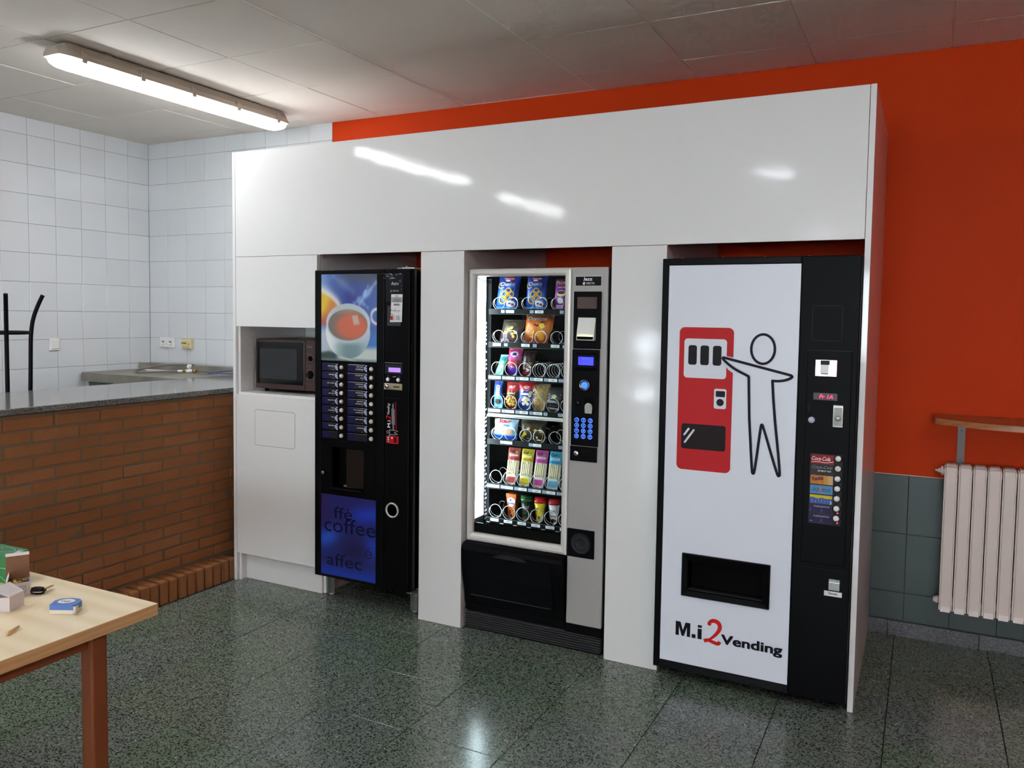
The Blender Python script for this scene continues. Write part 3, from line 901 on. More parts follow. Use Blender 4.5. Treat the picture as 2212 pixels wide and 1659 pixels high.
# --- teacup poster: soft colour field + cup, tea and steam
def smooth(a, b, x):
    t = max(0.0, min(1.0, (x-a)/(b-a)))
    return t*t*(3-2*t)
def mixc(c0, c1, t):
    return tuple(c0[i]*(1-t) + c1[i]*t for i in range(3))
PX0, PX1, PZ0, PZ1 = 0.682, 1.0465, 1.326, 1.786
def poster1(a, b):
    u = (a-PX0)/(PX1-PX0); v = (b-PZ0)/(PZ1-PZ0)
    c = mixc((70, 100, 170), (120, 150, 205), smooth(0.25, 0.0, u)*smooth(0.6, 0.95, v))
    c = mixc(c, (78, 84, 104), smooth(0.1, 0.55, u)*smooth(0.78, 1.0, v))
    c = mixc(c, (44, 58, 138), math.exp(-((u-0.55)**2/0.05 + (v-0.72)**2/0.03)))
    # white sweep and amber cloth at the left
    d = (v - (0.80 - 0.9*(u-0.02)**2 - 0.25*u))
    if u < 0.44:
        c = mixc(c, (226, 226, 224), math.exp(-(d/0.075)**2)*smooth(0.44, 0.30, u))
        ins = smooth(0.03, -0.05, d)*smooth(0.42, 0.36, u + 0.25*(0.75-v))
        am = mixc((226, 186, 40), (205, 128, 62), smooth(0.05, 0.22, u + 0.5*(0.66-v)))
        am = mixc(am, (186, 92, 62), smooth(0.62, 0.42, v))
        c = mixc(c, am, ins*smooth(0.36, 0.46, v))
    # saucer and cloths low down
    low = smooth(0.46, 0.30, v)
    c = mixc(c, (176, 190, 204), low*smooth(0.5, 0.05, u))
    c = mixc(c, (64, 118, 190), smooth(0.40, 0.28, v)*smooth(0.7, 0.95, u))
    c = mixc(c, (196, 204, 198), smooth(0.20, 0.12, v)*smooth(0.0, 0.35, u - 0.6*(0.14-v)))
    c = mixc(c, (58, 74, 72), smooth(0.12, 0.07, v - 0.12*(0.12-abs(u-0.14)))*smooth(0.36, 0.24, u))
    c = mixc(c, (104, 120, 120), smooth(0.045, 0.0, v))
    # steam
    for (x0, y0, x1, y1, w, s) in ((0.70, 0.66, 0.98, 0.90, 0.028, 0.75), (0.74, 0.70, 0.84, 0.86, 0.016, 0.9), (0.60, 0.66, 0.76, 0.75, 0.03, 0.6), (0.22, 0.98, 0.58, 0.80, 0.05, 0.28), (0.84, 0.62, 0.70, 0.70, 0.02, 0.5)):
        dx, dy = x1-x0, y1-y0
        t = max(0, min(1, ((u-x0)*dx + (v-y0)*dy)/(dx*dx+dy*dy)))
        q = math.hypot(u-x0-t*dx, (v-y0-t*dy)) + 0.012*math.sin(t*9)
        c = mixc(c, (150, 190, 235), s*math.exp(-(q/w)**2))
    # handle
    q = math.hypot((u-1.02)/0.14, (v-0.52)/0.10)
    c = mixc(c, (216, 222, 226), math.exp(-((q-0.85)/0.16)**2)*smooth(0.86, 0.92, u))
    # cup body
    e = math.hypot((u-0.49)/0.395, (v-0.435)/0.225)
    body = smooth(1.02, 0.985, math.hypot((u-0.485)/0.40, (v-0.33)/0.30)) if v < 0.44 else smooth(1.02, 0.985, e)
    cb = mixc((206, 218, 220), (118, 146, 150), smooth(0.28, 0.16, v)*smooth(0.1, 0.5, u))
    cb = mixc(cb, (168, 190, 200), smooth(0.6, 0.9, u)*smooth(0.5, 0.2, v))
    cb = mixc(cb, (226, 230, 230), smooth(0.32, 0.14, u))
    c = mixc(c, cb, body)
    rim = smooth(1.02, 0.985, e)
    rc = mixc((214, 222, 224), (178, 192, 198), smooth(0.6, 0.2, abs(u-0.5)))
    c = mixc(c, rc, rim)
    e2 = math.hypot((u-0.485)/0.365, (v-0.418)/0.185)
    tea = mixc((206, 104, 74), (122, 108, 96), smooth(0.55, 1.0, math.hypot((u-0.56)/0.36, (v-0.40)/0.19)))
    tea = mixc(tea, (176, 140, 112), smooth(0.52, 0.60, v)*0.8)
    c = mixc(c, tea, smooth(1.0, 0.95, e2))
    bagd = max(abs((u-0.63)*0.95+(v-0.475)*0.35)/0.055, abs((v-0.475)-0.1*(u-0.63))/0.06)
    c = mixc(c, (196, 184, 168), smooth(1.1, 0.7, bagd)*0.85)
    # spoon
    q = abs((v-0.035) - 0.16*(0.42-u))
    c = mixc(c, (206, 214, 190), math.exp(-(q/0.012)**2)*smooth(0.28, 0.40, u)*smooth(0.75, 0.5, u)*0.7)
    return c
def field(name, x0, x1, z0, z1, y, nu, nv, fn, m, parent):
    me = bpy.data.meshes.new(name)
    o3 = origin(parent)
    vs, cols = [], []
    for j in range(nv+1):
        for i in range(nu+1):
            a, b = x0+(x1-x0)*i/nu, z0+(z1-z0)*j/nv
            vs.append(Vector((a, y, b)) - o3); cols.append(lin(fn(a, b)))
    fs = [(j*(nu+1)+i, j*(nu+1)+i+1, (j+1)*(nu+1)+i+1, (j+1)*(nu+1)+i) for j in range(nv) for i in range(nu)]
    me.from_pydata(vs, [], fs)
    at = me.color_attributes.new('Col', 'FLOAT_COLOR', 'POINT')
    at.data.foreach_set('color', [x for c in cols for x in c])
    me.materials.append(m)
    o = bpy.data.objects.new(name, me); COL.objects.link(o); o.parent = parent; ORG[o.name] = o3
    return o
pb = obj('poster_board', MB().box(PX0, PX1, DY+0.004, DY+0.0125, PZ0, PZ1), black_gloss, dr)
po = field('poster', PX0, PX1, PZ0, PZ1, DY+0.0038, 100, 126, poster1, GLOSSP, cm)
def poster2(a, b):
    u = (a-0.682)/0.364; v = (b-0.158)/0.442
    c = (44, 46, 112)
    c = mixc(c, (40, 66, 190), math.exp(-((v-0.72-0.1*u)/0.10)**2)*smooth(0.35, 0.8, u))
    c = mixc(c, (46, 92, 206), math.exp(-((u-0.12)**2/0.05 + (v-0.43-0.25*u)**2/0.012)))
    c = mixc(c, (34, 60, 170), smooth(0.2, 0.0, v))
    c = mixc(c, (40, 70, 190), math.exp(-((u-0.95)**2/0.03 + (v-0.42)**2/0.02)))
    c = mixc(c, (40, 38, 88), math.exp(-((u-0.62)**2/0.06 + (v-0.36)**2/0.03)))
    c = mixc(c, (50, 40, 96), smooth(0.25, 0.0, u)*smooth(0.55, 0.8, v))
    return c
obj('lower_board', MB().box(0.682, 1.046, DY+0.004, DY+0.0125, 0.158, 0.60), black_gloss, dr)
po2 = field('lower_poster', 0.682, 1.046, 0.158, 0.60, DY+0.0038, 50, 60, poster2, GLOSSP, cm)
ink = (16, 18, 52)
for (s, x, z, h) in (('ffè', 0.768, 0.474, 0.062), ('co', 0.705, 0.398, 0.078), ('ffee', 0.838, 0.40, 0.078), ('café', 0.826, 0.283, 0.062), ('affec', 0.722, 0.212, 0.066)):
    w = {'ffè': 0.125, 'co': 0.125, 'ffee': 0.207, 'café': 0.20, 'affec': 0.235}[s]
    p_ = Print(front(DY+0.0036), base=0.0003, eps=0.00005)
    p_.text(s, x, z, h, ink if s != 'café' else (30, 32, 76), w=w)
    p_.build('poster_word', PRINTM, po2)

# --- selection labels and buttons
c1 = [('café expres',), ('café largo',), ('café cortado',), ('café', 'con leche'), ('cappuccino',), ('leche', 'manchada'), ('leche',), ('chocolate',), ()]
c2 = [('café expres', 'descafeinado'), ('descafeinado', 'largo'), ('descafeinado', 'cortado'), ('descafeinado', 'con leche'), ('cappuccino', 'descafeinado'), ('leche manchada', 'descafeinado'), ('poleo menta',), ('té al limón',), ()]
obj('selection_panel', MB().box(0.684, 1.044, DY+0.004, DY+0.0125, 0.90, 1.322), black_p, dr)
btn_prof = [(0.0115, DY+0.004), (0.0115, DY-0.001), (0.0095, DY-0.0055), (0.005, DY-0.0075), (0, DY-0.008)]
for (names, x0, x1, xb, ztop) in ((c1, 0.690, 0.797, 0.821, 1.292), (c2, 0.861, 0.989, 1.016, 1.291)):
    for k, words_ in enumerate(names):
        zc = ztop - 0.0458*k
        pl = obj('selection_label', MB().box(x0, x1, DY+0.001, DY+0.0045, zc-0.0195, zc+0.0185, 0.001, 1), mat('label_film', (26 + 3*(k % 3), 28 + 3*(k % 3), 44 + 8*(k % 2)), 0.2) if k < 3 else MATS['label_film'], cm)
        q = Print(front(DY+0.001), base=0.0002, eps=0.0001)
        q.rect(x0+0.002, x0+0.045, zc-0.017, zc+0.016, (30, 30, 74), 1, 1)
        if words_:
            q.disc(x1-0.010, zc, 0.0145, 0.0175, (206, 214, 232), 18) if False else None
            pts = [(x1-0.0008, zc-0.0185)] + [(x1-0.0008-0.0195*math.sin(math.pi*t/10), zc-0.0185+0.037*t/10) for t in range(1, 10)] + [(x1-0.0008, zc+0.0175)]
            q.poly(pts, (196, 206, 230))
            pts = [(x1-0.0008, zc-0.014)] + [(x1-0.0008-0.0155*math.sin(math.pi*t/10), zc-0.014+0.028*t/10) for t in range(1, 10)] + [(x1-0.0008, zc+0.014)]
            q.poly(pts, (44, 52, 112))
            q.stroke([(x1-0.002, zc-0.011), (x1-0.009, zc-0.002), (x1-0.012, zc+0.007)], 0.003, (220, 226, 236))
            q.stroke([(x1-0.002, zc+0.003), (x1-0.007, zc-0.001)], 0.004, (212, 218, 230))
            for i, wd in enumerate(words_):
                zz = zc + (0.0035 if len(words_) == 1 else 0.0065 - 0.0125*i)
                q.text(wd, x1-0.0235, zz-0.001, 0.0068, (216, 216, 222), align='r', bold=0.012)
            q.rect(x1-0.036, x1-0.026, zc-0.0155, zc-0.0142, (150, 150, 160))
        q.build('label_print', PRINT, pl)
        obj('button', MB().lathe(btn_prof, (xb, 0, zc-0.001), 20, 'y'), beige_btn, cm)
# --- service strip: display, coin plate, stickers
sp = obj('display_bezel', MB().box(1.104, 1.2115, DY-0.002, DY+0.002, 1.272, 1.3205, 0.001, 1), grey_dark, cm)
lcd = mat('violet_display', (120, 90, 230), 0.3, emit=(122, 92, 235), estr=1.0)
ds = obj('display', MB().box(1.1275, 1.2005, DY-0.0032, DY-0.001, 1.2815, 1.304), lcd, cm)
q = Print(front(DY-0.0032))
q.text('Selec.  bebida', 1.132, 1.294, 0.0045, (196, 180, 255), w=0.062); q.text('azucar', 1.134, 1.286, 0.004, (160, 135, 250))
q.build('display_text', PRINTM, ds)
for x in (1.1225, 1.187):
    obj('button', MB().lathe([(0.0105, DY+0.001), (0.0105, DY-0.004), (0.008, DY-0.008), (0, DY-0.0095)], (x, 0, 1.242), 18, 'y'), white_pl, cm)
cpl = obj('coin_plate', MB().box(1.100, 1.2115, DY-0.004, DY+0.002, 1.190, 1.2225, 0.001, 1), mat('champagne_plate', (178, 170, 142), 0.3, metal=0.7), cm)
obj('return_knob', MB().lathe([(0.0125, DY-0.003), (0.0125, DY-0.010), (0.010, DY-0.014), (0, DY-0.016)], (1.120, 0, 1.207), 20, 'y'), chrome, cpl)
obj('coin_slot', MB().box(1.160, 1.195, DY-0.0046, DY-0.003, 1.2035, 1.209), black_void, cpl)
q = Print(front(DY))
q.rect(1.101, 1.210, 1.3275, 1.3292, (190, 186, 178)); q.rect(1.099, 1.207, 1.1455, 1.1462, (70, 70, 72))
q.ring(1.124, 1.2585, 0.006, 0.006, 0.001, (130, 130, 132)); q.ring(1.189, 1.2585, 0.006, 0.006, 0.001, (130, 130, 132))
q.poly([(1.146, 1.256), (1.171, 1.257), (1.171, 1.2605)], (220, 220, 220))
q.build('panel_marks', PRINT, cm)
q = Print(front(DY))
# name sticker with crumpled clear tape
q.rect(1.104, 1.2115, 1.640, 1.785, (26, 29, 34))
q.text('Astro', 1.137, 1.7265, 0.017, (226, 228, 230), w=0.047, shear=0.35, bold=0.008)
q.rect(1.1335, 1.1455, 1.6905, 1.7015, (110, 112, 116)); q.text('NECTA', 1.151, 1.693, 0.008, (206, 208, 210), w=0.036, bold=0.01)
rr = random.Random(5)
for k in range(16):
    x, z = rr.uniform(1.108, 1.205), rr.uniform(1.757, 1.783)
    q.stroke(chaikin([(x, z), (x+rr.uniform(-.02, .02), z+rr.uniform(-.006, .006)), (x+rr.uniform(-.026, .026), z+rr.uniform(-.010, .010))], 1), 0.0011, (150, 154, 156) if k % 3 else (226, 228, 228))
for k in range(7):
    x, z = rr.uniform(1.197, 1.209), rr.uniform(1.69, 1.755)
    q.stroke([(x, z), (x+rr.uniform(-.008, .002), z+rr.uniform(-.012, .012))], 0.0011, (150, 154, 156))
q.build('name_sticker', PRINT, cm)
q = Print(front(DY), base=0.0025)
q.rect(1.117, 1.200, 1.518, 1.621, (60, 61, 63))
q.poly([(1.1415, 1.6795), (1.2115, 1.6795), (1.2075, 1.5385), (1.134, 1.5375), (1.139, 1.57)], (226, 226, 224))
q.rect(1.1425, 1.2108, 1.638, 1.664, (166, 167, 168))
for k in range(4):
    q.rect(1.149+0.003*k, 1.205-0.002*k, 1.6410+0.006*k, 1.6425+0.006*k, (60, 60, 62))
q.text('QW3-02', 1.168, 1.668, 0.0045, (70, 70, 72)) if False else q.rect(1.167, 1.185, 1.669, 1.672, (90, 90, 92))
for k in range(14):
    q.rect(1.157+0.0029*k, 1.157+0.0029*k+(0.0019 if k % 3 else 0.0011), 1.622, 1.632, (70, 70, 72))
q.rect(1.143, 1.208, 1.6095, 1.6100, (140, 140, 140)); q.rect(1.141, 1.207, 1.586, 1.5865, (140, 140, 140))
q.text('M.i', 1.1445, 1.594, 0.0075, (30, 30, 32), bold=0.02, w=0.0155); q.text('2', 1.163, 1.592, 0.0135, (200, 40, 36), shear=0.3, bold=0.01); q.text('Vending', 1.173, 1.594, 0.0052, (40, 40, 42), w=0.030, bold=0.012)
q.rrect(1.144, 1.158, 1.548, 1.579, 0.002, (186, 44, 50)); q.rect(1.146, 1.156, 1.568, 1.576, (230, 230, 230))
q.ring(1.167, 1.567, 0.004, 0.005, 0.0008, (150, 150, 150)); q.stroke([(1.163, 1.562), (1.166, 1.548), (1.169, 1.556), (1.172, 1.548)], 0.0008, (150, 150, 150))
for k in range(5):
    q.rect(1.179, 1.201-0.002*(k % 2), 1.550+0.0045*k, 1.5525+0.0045*k, (140, 140, 142))
q.build('notice_sticker', PRINT, cm)
q = Print(front(DY))
# vertical service sticker (turned a quarter)
up = math.pi/2
q.rrect(1.113, 1.190, 0.911, 0.951, 0.004, (196, 28, 30))
q.rect(1.120, 1.134, 0.916, 0.947, (24, 22, 24))
for k in range(3):
    q.rect(1.1225, 1.1315, 0.9185+0.0095*k, 0.9245+0.0095*k, (226, 226, 226))
q.rect(1.145, 1.155, 0.936, 0.945, (226, 190, 180)); q.rect(1.163, 1.177, 0.917, 0.947, (30, 20, 22))
q.ring(1.125, 0.970, 0.007, 0.007, 0.0016, (226, 226, 226), 16)
q.stroke([(1.131, 0.942), (1.137, 0.962), (1.137, 0.986)], 0.0016, (226, 226, 226))
q.stroke([(1.137, 0.958), (1.160, 0.958), (1.187, 0.962), (1.166, 0.968), (1.187, 0.978), (1.160, 0.981), (1.137, 0.981)], 0.0016, (220, 220, 220))
q.text('M.i', 1.141, 0.994, 0.018, (232, 232, 232), w=0.036, rot=up, bold=0.02)
q.text('2', 1.143, 1.034, 0.028, (206, 34, 34), w=0.021, rot=up, shear=0.3, bold=0.012)
q.text('Vending', 1.136, 1.062, 0.0155, (228, 228, 228), w=0.058, rot=up, shear=0.3)
for k, (z0, z1) in enumerate(((1.012, 1.095), (0.985, 1.118), (0.983, 1.122), (1.012, 1.092))):
    zz = z0
    rr = random.Random(k)
    while zz < z1:
        l_ = rr.uniform(0.004, 0.012)
        q.rect(1.1505+0.0082*k, 1.1535+0.0082*k, zz, min(z1, zz+l_), (176, 176, 178)); zz += l_+0.002
zz = 0.975
while zz < 1.132:
    l_ = rr.uniform(0.003, 0.008)
    q.rect(1.186, 1.193, zz, zz+l_, (140, 26, 44)); zz += l_+0.0022
q.build('service_sticker', PRINT, cm)
obj('return_ring', MB().lathe([(0.0315, DY-0.001), (0.0325, DY-0.006), (0.036, DY-0.008), (0.0395, DY-0.005), (0.0405, DY+0.001)], (1.154, 0, 0.563), 36, 'y'), alu, cm)
obj('return_cup', MB().lathe([(0.0315, DY-0.001), (0.029, DY+0.0), (0.0, DY-0.0005)], (1.154, 0, 0.563), 28, 'y'), black_void, cm)
obj('lock', MB().lathe([(0.010, DY+0.001), (0.010, DY-0.004), (0.007, DY-0.006), (0, DY-0.006)], (0.697, 0, 0.715), 16, 'y'), steel, cm)
obj('edge_trim', MB().box(1.2525, 1.2565, 0.0, 0.016, 0.150, 1.806), steel, cm)
obj('side_channel', MB().box(1.2525, 1.262, -0.026, -0.012, 0.150, 1.800, 0.002, 1), black_m, cm)
obj('hinge_plate', MB().prism([(1.165, -0.02), (1.205, -0.035), (1.265, -0.02), (1.272, 0.06), (1.165, 0.06)], 1.809, 1.816, 'z'), steel, cm)
obj('hinge_pin', MB().cyl((1.222, -0.018, 1.800), (1.222, -0.018, 1.824), 0.007), steel, cm)
obj('lower_hinge', MB().box(1.235, 1.268, -0.03, 0.03, 0.134, 0.143, 0.002, 1), steel, cm)
for x in (0.672, 1.225):
    for y in (0.07, 0.62):
        f = MB().box(x-0.014, x-0.011, y-0.02, y+0.02, 0.012, 0.135).box(x-0.014, x+0.02, y-0.003, y, 0.012, 0.135).cyl((x, y+0.004, 0), (x, y+0.004, 0.014), 0.018)
        obj('leg', f, steel, cm)
# ================================================================== SNACK MACHINE
sm = thing('snack_machine', 'grey snack machine with lit glass front, coils and blue keypad', 'vending machine', (1.917, 0.4, 0))
SX0, SX1, SY = 1.553, 2.300, 0.030
ZT = 1.806
mb = MB().box(SX0+0.004, SX0+0.020, 0.066, 0.82, 0.10, ZT-0.003).box(SX1-0.018, SX1, 0.066, 0.82, 0.012, ZT-0.003)
mb.box(SX0+0.020, SX1-0.018, 0.066, 0.82, ZT-0.022, ZT-0.003).box(SX0+0.020, SX1-0.018, 0.80, 0.82, 0.10, ZT-0.022)
mb.box(SX0+0.020, SX1-0.018, 0.066, 0.80, 0.10, 0.13)
obj('cabinet', mb, grey_dark, sm)
obj('inner_back', MB().box(SX0+0.021, 2.105, 0.60, 0.61, 0.45, ZT-0.024), black_p, sm)
obj('inner_side', MB().box(2.098, 2.104, 0.064, 0.60, 0.45, ZT-0.024), black_p, sm)
obj('inner_floor', MB().box(SX0+0.021, 2.098, 0.064, 0.60, 0.47, 0.476), black_p, sm)
# door frame, mitred rounded bars
OX0, OX1, OZ0, OZ1 = 1.5530, 2.1025, 0.4455, ZT
IX0, IX1, IZ0, IZ1 = 1.5860, 2.0645, 0.4880, 1.7690
prof = [(0.0, SY+0.034), (0.0, SY+0.010), (0.12, SY+0.003), (0.35, SY), (0.65, SY+0.001), (0.9, SY+0.009), (1.0, SY+0.018), (1.0, SY+0.034)]
mb = MB()
co = [((OX0, OZ0), (IX0, IZ0)), ((OX1, OZ0), (IX1, IZ0)), ((OX1, OZ1), (IX1, IZ1)), ((OX0, OZ1), (IX0, IZ1))]
vs = []
for (o_, i_) in co:
    vs += [(o_[0] + (i_[0]-o_[0])*t, y, o_[1] + (i_[1]-o_[1])*t) for t, y in prof]
n = len(prof)
fs = [(c*n+k, c*n+(k+1) % n, ((c+1) % 4)*n+(k+1) % n, ((c+1) % 4)*n+k) for c in range(4) for k in range(n)]
obj('door_frame', MB().add(vs, fs), alu, sm)
obj('glass', MB().box(IX0-0.004, IX1+0.004, SY+0.022, SY+0.026, IZ0-0.004, IZ1+0.004), pane, sm)
obj('glass_mask', MB().box(IX0, IX1, SY+0.0265, SY+0.0285, IZ0, 0.536), black_gloss, sm)
# light panel on the inner side wall
obj('light_panel', MB().box(SX0+0.0205, SX0+0.0265, 0.060, 0.165, 0.55, 1.772), led_panel, sm)
obj('light_cable', MB().tube(chaikin([(1.580, 0.07, 1.768), (1.592, 0.08, 1.757), (1.606, 0.10, 1.752), (1.622, 0.14, 1.750)], 2), 0.0022, 6), black_p, sm)
obj('light_cable', MB().tube(chaikin([(1.580, 0.075, 1.762), (1.590, 0.085, 1.748), (1.604, 0.11, 1.743), (1.622, 0.14, 1.741)], 2), 0.0022, 6), black_p, sm)
# perforated shelf rail
rl = obj('shelf_rail', MB().box(SX0+0.0205, 1.600, 0.186, 0.190, 0.50, 1.765), black_p, sm)
q = Print(front(0.186))
z = 0.52; rr = random.Random(3)
while z < 1.60:
    q.rect(1.5775, 1.5805, z, z+0.012, (230, 232, 234))
    if rr.random() < 0.6:
        q.rect(1.585, 1.588, z+0.006, z+0.016, (200, 204, 206))
    z += 0.021
q.build('rail_slots', PRINTM, rl)

# --- shelves with coils, dividers and price labels
TX0, TX1 = 1.600, 2.092
def helix(r, turns, pitch, n=22, phase=0.0):
    return [(r*math.cos(2*math.pi*k/n + phase), (0.006*k/n if k <= n else 0.006 + pitch*(k-n)/n), r*math.sin(2*math.pi*k/n + phase)) for k in range(int(n*turns)+1)]
def coil_mesh(name, r, turns, pitch, phase):
    mb = MB().tube(helix(r, turns, pitch, phase=phase), 0.0014, 6)
    me = bpy.data.meshes.new(name); me.from_pydata(mb.v, [], mb.f)
    me.polygons.foreach_set('use_smooth', [True]*len(mb.f))
    me.materials.append(wire)
    return me
coil_big = coil_mesh('coil', 0.0315, 3.3, 0.085, 2.4)
coil_bigr = coil_mesh('coil', 0.0315, 3.3, 0.085, 0.5)
coil_small = coil_mesh('coil', 0.0345, 4.4, 0.060, -1.9)
coil_dense = coil_mesh('coil', 0.0345, 6.4, 0.034, -1.2)
coil_open = coil_mesh('coil', 0.0345, 2.4, 0.10, 2.7)
ROWS = [  # (strip centre z, wide?, labels)
    (1.600, True, [('11', '0,70€'), ('13', '0,70€'), ('15', '0,70€')]),
    (1.433, True, [('21', '0,70€'), ('23', '0,70€'), ('25', '0,75€')]),
    (1.266, False, [('30', '1,00€'), ('31', '0,80€'), ('32', '0,70€'), ('33', '0,60€'), ('34', '1,00€'), ('35', '1,00€')]),
    (1.097, False, [('40', '0,85€'), ('41', '0,70€'), ('42', '0,80€'), ('43', '0,60€'), ('44', ''), ('45', '0,80€')]),
    (0.938, True, [('51', '1,00€'), ('53', '1,10€'), ('55', '0,60€')]),
    (0.709, False, [('60', '1,30€'), ('61', '1,30€'), ('62', '1,30€'), ('63', '1,30€'), ('64', '1,30€'), ('65', '1,30€')]),
    (0.532, False, [('70', '1,40€'), ('71', '1,20€'), ('72', '1,20€'), ('73', '1,20€'), ('74', '1,20€'), ('75', '1,20€')]),
]
tray_m = mat('dark_grey_tray', (20, 21, 23), 0.45, spec=0.2)
for ri, (zs, wide, labels) in enumerate(ROWS):
    floor_z = zs + 0.006
    mb = MB().box(TX0, TX1, 0.170, 0.56, floor_z-0.003, floor_z).box(TX0, TX1, 0.158, 0.170, zs-0.016, zs+0.012, 0.002, 1)
    sh = obj('shelf', mb, tray_m, sm)
    nlane = 3 if wide else 6
    pit = (0.1605 if wide else 0.0775)
    x_start = 1.604
    lanes = [x_start + pit*(k+0.5) for k in range(nlane)]
    hh = 0.075 if ri != 6 else 0.10
    for k in range(nlane+1):
        xd = min(TX1-0.001, x_start + pit*k - 0.001)
        pts = [(0.172, floor_z), (0.172, floor_z+0.018), (0.20, floor_z+hh*0.75), (0.235, floor_z+hh), (0.55, floor_z+hh), (0.55, floor_z)]
        obj('divider', MB().prism(pts, xd-0.001, xd+0.001, 'x'), tray_m, sh)
    for k, xc in enumerate(lanes):
        if wide:
            if xc < 2.05:
                inst('coil', coil_big, sh, (xc-0.037, 0.176, floor_z+0.0335))
                if xc+0.037 < 2.06:
                    inst('coil', coil_bigr, sh, (xc+0.037, 0.176, floor_z+0.0335))
        elif ri == 2 and k >= 3:
            inst('coil', coil_dense, sh, (xc, 0.176, floor_z+0.0365))
        elif ri in (5, 6):
            inst('coil', coil_open, sh, (xc, 0.176, floor_z+0.0365))
        else:
            inst('coil', coil_small, sh, (xc, 0.176, floor_z+0.0365))
        num, price = labels[k]
        q = Print(front(0.158), base=0.0008, eps=0.00012)
        lz0, lz1 = zs-0.0085, zs+0.0065
        if wide and ri != 4:
            nx0 = xc - 0.013 if ri == 0 else xc + 0.006
            px0 = xc + 0.014 if ri == 0 else xc - 0.058
        elif wide:
            nx0, px0 = xc - 0.008, xc + 0.014
        else:
            nx0, px0 = xc - 0.038, xc - 0.016
        if ri == 6:
            px0 = xc - 0.018
            lz0, lz1 = zs-0.006, zs+0.009
            q.rect(xc-0.041, xc-0.020, zs-0.0155, zs-0.011, (210, 212, 214))
        elif num:
            q.rect(nx0, nx0+0.020, lz0, lz1, (176, 198, 222)); q.text(num, nx0+0.010, lz0+0.004, 0.008, (40, 44, 60), align='c', bold=0.01)
        if price:
            q.rect(px0, px0+(0.048 if not wide else 0.046), lz0, lz1, (236, 238, 240)); q.text(price, px0+0.024, lz0+0.0045, 0.0065, (60, 62, 70), align='c')
        q.build('price_label', PRINTM, sh)
# white notice strip below the fourth shelf
ns = obj('notice_strip', MB().box(1.606, 2.092, 0.140, 0.150, 1.066, 1.0765, 0.001, 1).box(1.606, 2.092, 0.150, 0.158, 1.071, 1.081), white_pl, sm)
q = Print(front(0.140), base=0.0004)
q.text('ATENCION PRODUCTO - CONSERVAR REFRIGERADO - PRODUCTO REFRIGERADO', 1.63, 1.0698, 0.004, (40, 42, 46), w=0.39)
q.poly([(1.612, 1.069), (1.620, 1.069), (1.616, 1.075)], (30, 30, 32))
q.build('strip_text', PRINTM, ns)

# --- control column
obj('control_column', MB().box(2.1075, 2.2850, SY-0.006, SY+0.036, 0.126, ZT, 0.005, 3), grey_panel, sm)
obj('column_edge', MB().box(2.2855, 2.2960, SY+0.006, SY+0.036, 0.03, ZT-0.002, 0.003, 2), black_p, sm)
obj('door_edge', MB().box(2.2965, 2.3005, SY+0.014, SY+0.036, 0.02, ZT-0.002), steel, sm)
obj('door_gap', MB().box(2.103, 2.107, SY+0.010, SY+0.034, 0.4455, ZT-0.002), black_void, sm)
CY = SY-0.006
pl = obj('name_plate', MB().box(2.1250, 2.2555, CY-0.003, CY, 1.7180, 1.7650, 0.001, 1), alu, sm)
q = Print(front(CY-0.003))
q.rect(2.1275, 2.2530, 1.7205, 1.7625, (14, 14, 16))
q.stroke(chaikin([(2.1715, 1.7590), (2.1715, 1.7495), (2.1712, 1.7462), (2.1685, 1.7452), (2.1665, 1.7462)], 1), 0.0034, (240, 240, 240)); q.text('azz', 2.1750, 1.7440, 0.0150, (240, 240, 240), w=0.034, bold=0.03)
q.poly([(2.1625, 1.7255), (2.1725, 1.7240), (2.1755, 1.7365), (2.1655, 1.7375)], (210, 212, 216)); q.text('NECTA', 2.181, 1.7270, 0.0092, (220, 222, 224), w=0.040, bold=0.012)
q.build('plate_print', PRINT, pl)
pn = obj('payment_panel', MB().box(2.1210, 2.2560, CY-0.008, CY, 1.4300, 1.6940, 0.003, 2), black_p, sm)
obj('reader_window', MB().box(2.1400, 2.2355, CY-0.010, CY-0.007, 1.6150, 1.6690, 0.002, 1), mat('smoked_window', (92, 80, 74), 0.15), pn)
bn = MB()
bn.prism([(CY-0.008, 1.574), (CY-0.012, 1.574), (CY-0.030, 1.50), (CY-0.034, 1.470), (CY-0.008, 1.470)], 2.148, 2.2325, 'x')
bo = obj('banknote_mouth', bn, white_pl, sm)
obj('note_slot', MB().box(2.152, 2.2285, CY-0.0365, CY-0.033, 1.474, 1.4875), black_void, bo)
obj('slot_lights', MB().box(2.155, 2.226, CY-0.0372, CY-0.0345, 1.4885, 1.4915), mat('slot_glow', (250, 240, 160), 0.4, emit=(250, 236, 150), estr=1.2), bo)
kp = obj('keypad_panel', MB().box(2.1180, 2.2530, CY-0.007, CY, 0.9785, 1.4270, 0.003, 2), black_p, sm)
obj('screen_hood', MB().prism([(CY-0.007, 1.412), (CY-0.016, 1.405), (CY-0.014, 1.345), (CY-0.007, 1.330)], 2.137, 2.240, 'x'), black_m, kp)
blue_lcd = mat('blue_display', (30, 30, 255), 0.3, emit=(36, 40, 255), estr=1.6)
sc = obj('screen', MB().box(2.1535, 2.2270, CY-0.0175, CY-0.0145, 1.3560, 1.3935), blue_lcd, sm)
q = Print(front(CY-0.0175))
q.text('SELECCIONE', 2.190, 1.3855, 0.0042, (150, 170, 255), align='c'); q.text('PRODUCTO', 2.190, 1.3790, 0.0042, (150, 170, 255), align='c'); q.text('CREDITO 0,00', 2.190, 1.3600, 0.0036, (140, 160, 255), align='c')
q.build('screen_text', PRINTM, sc)
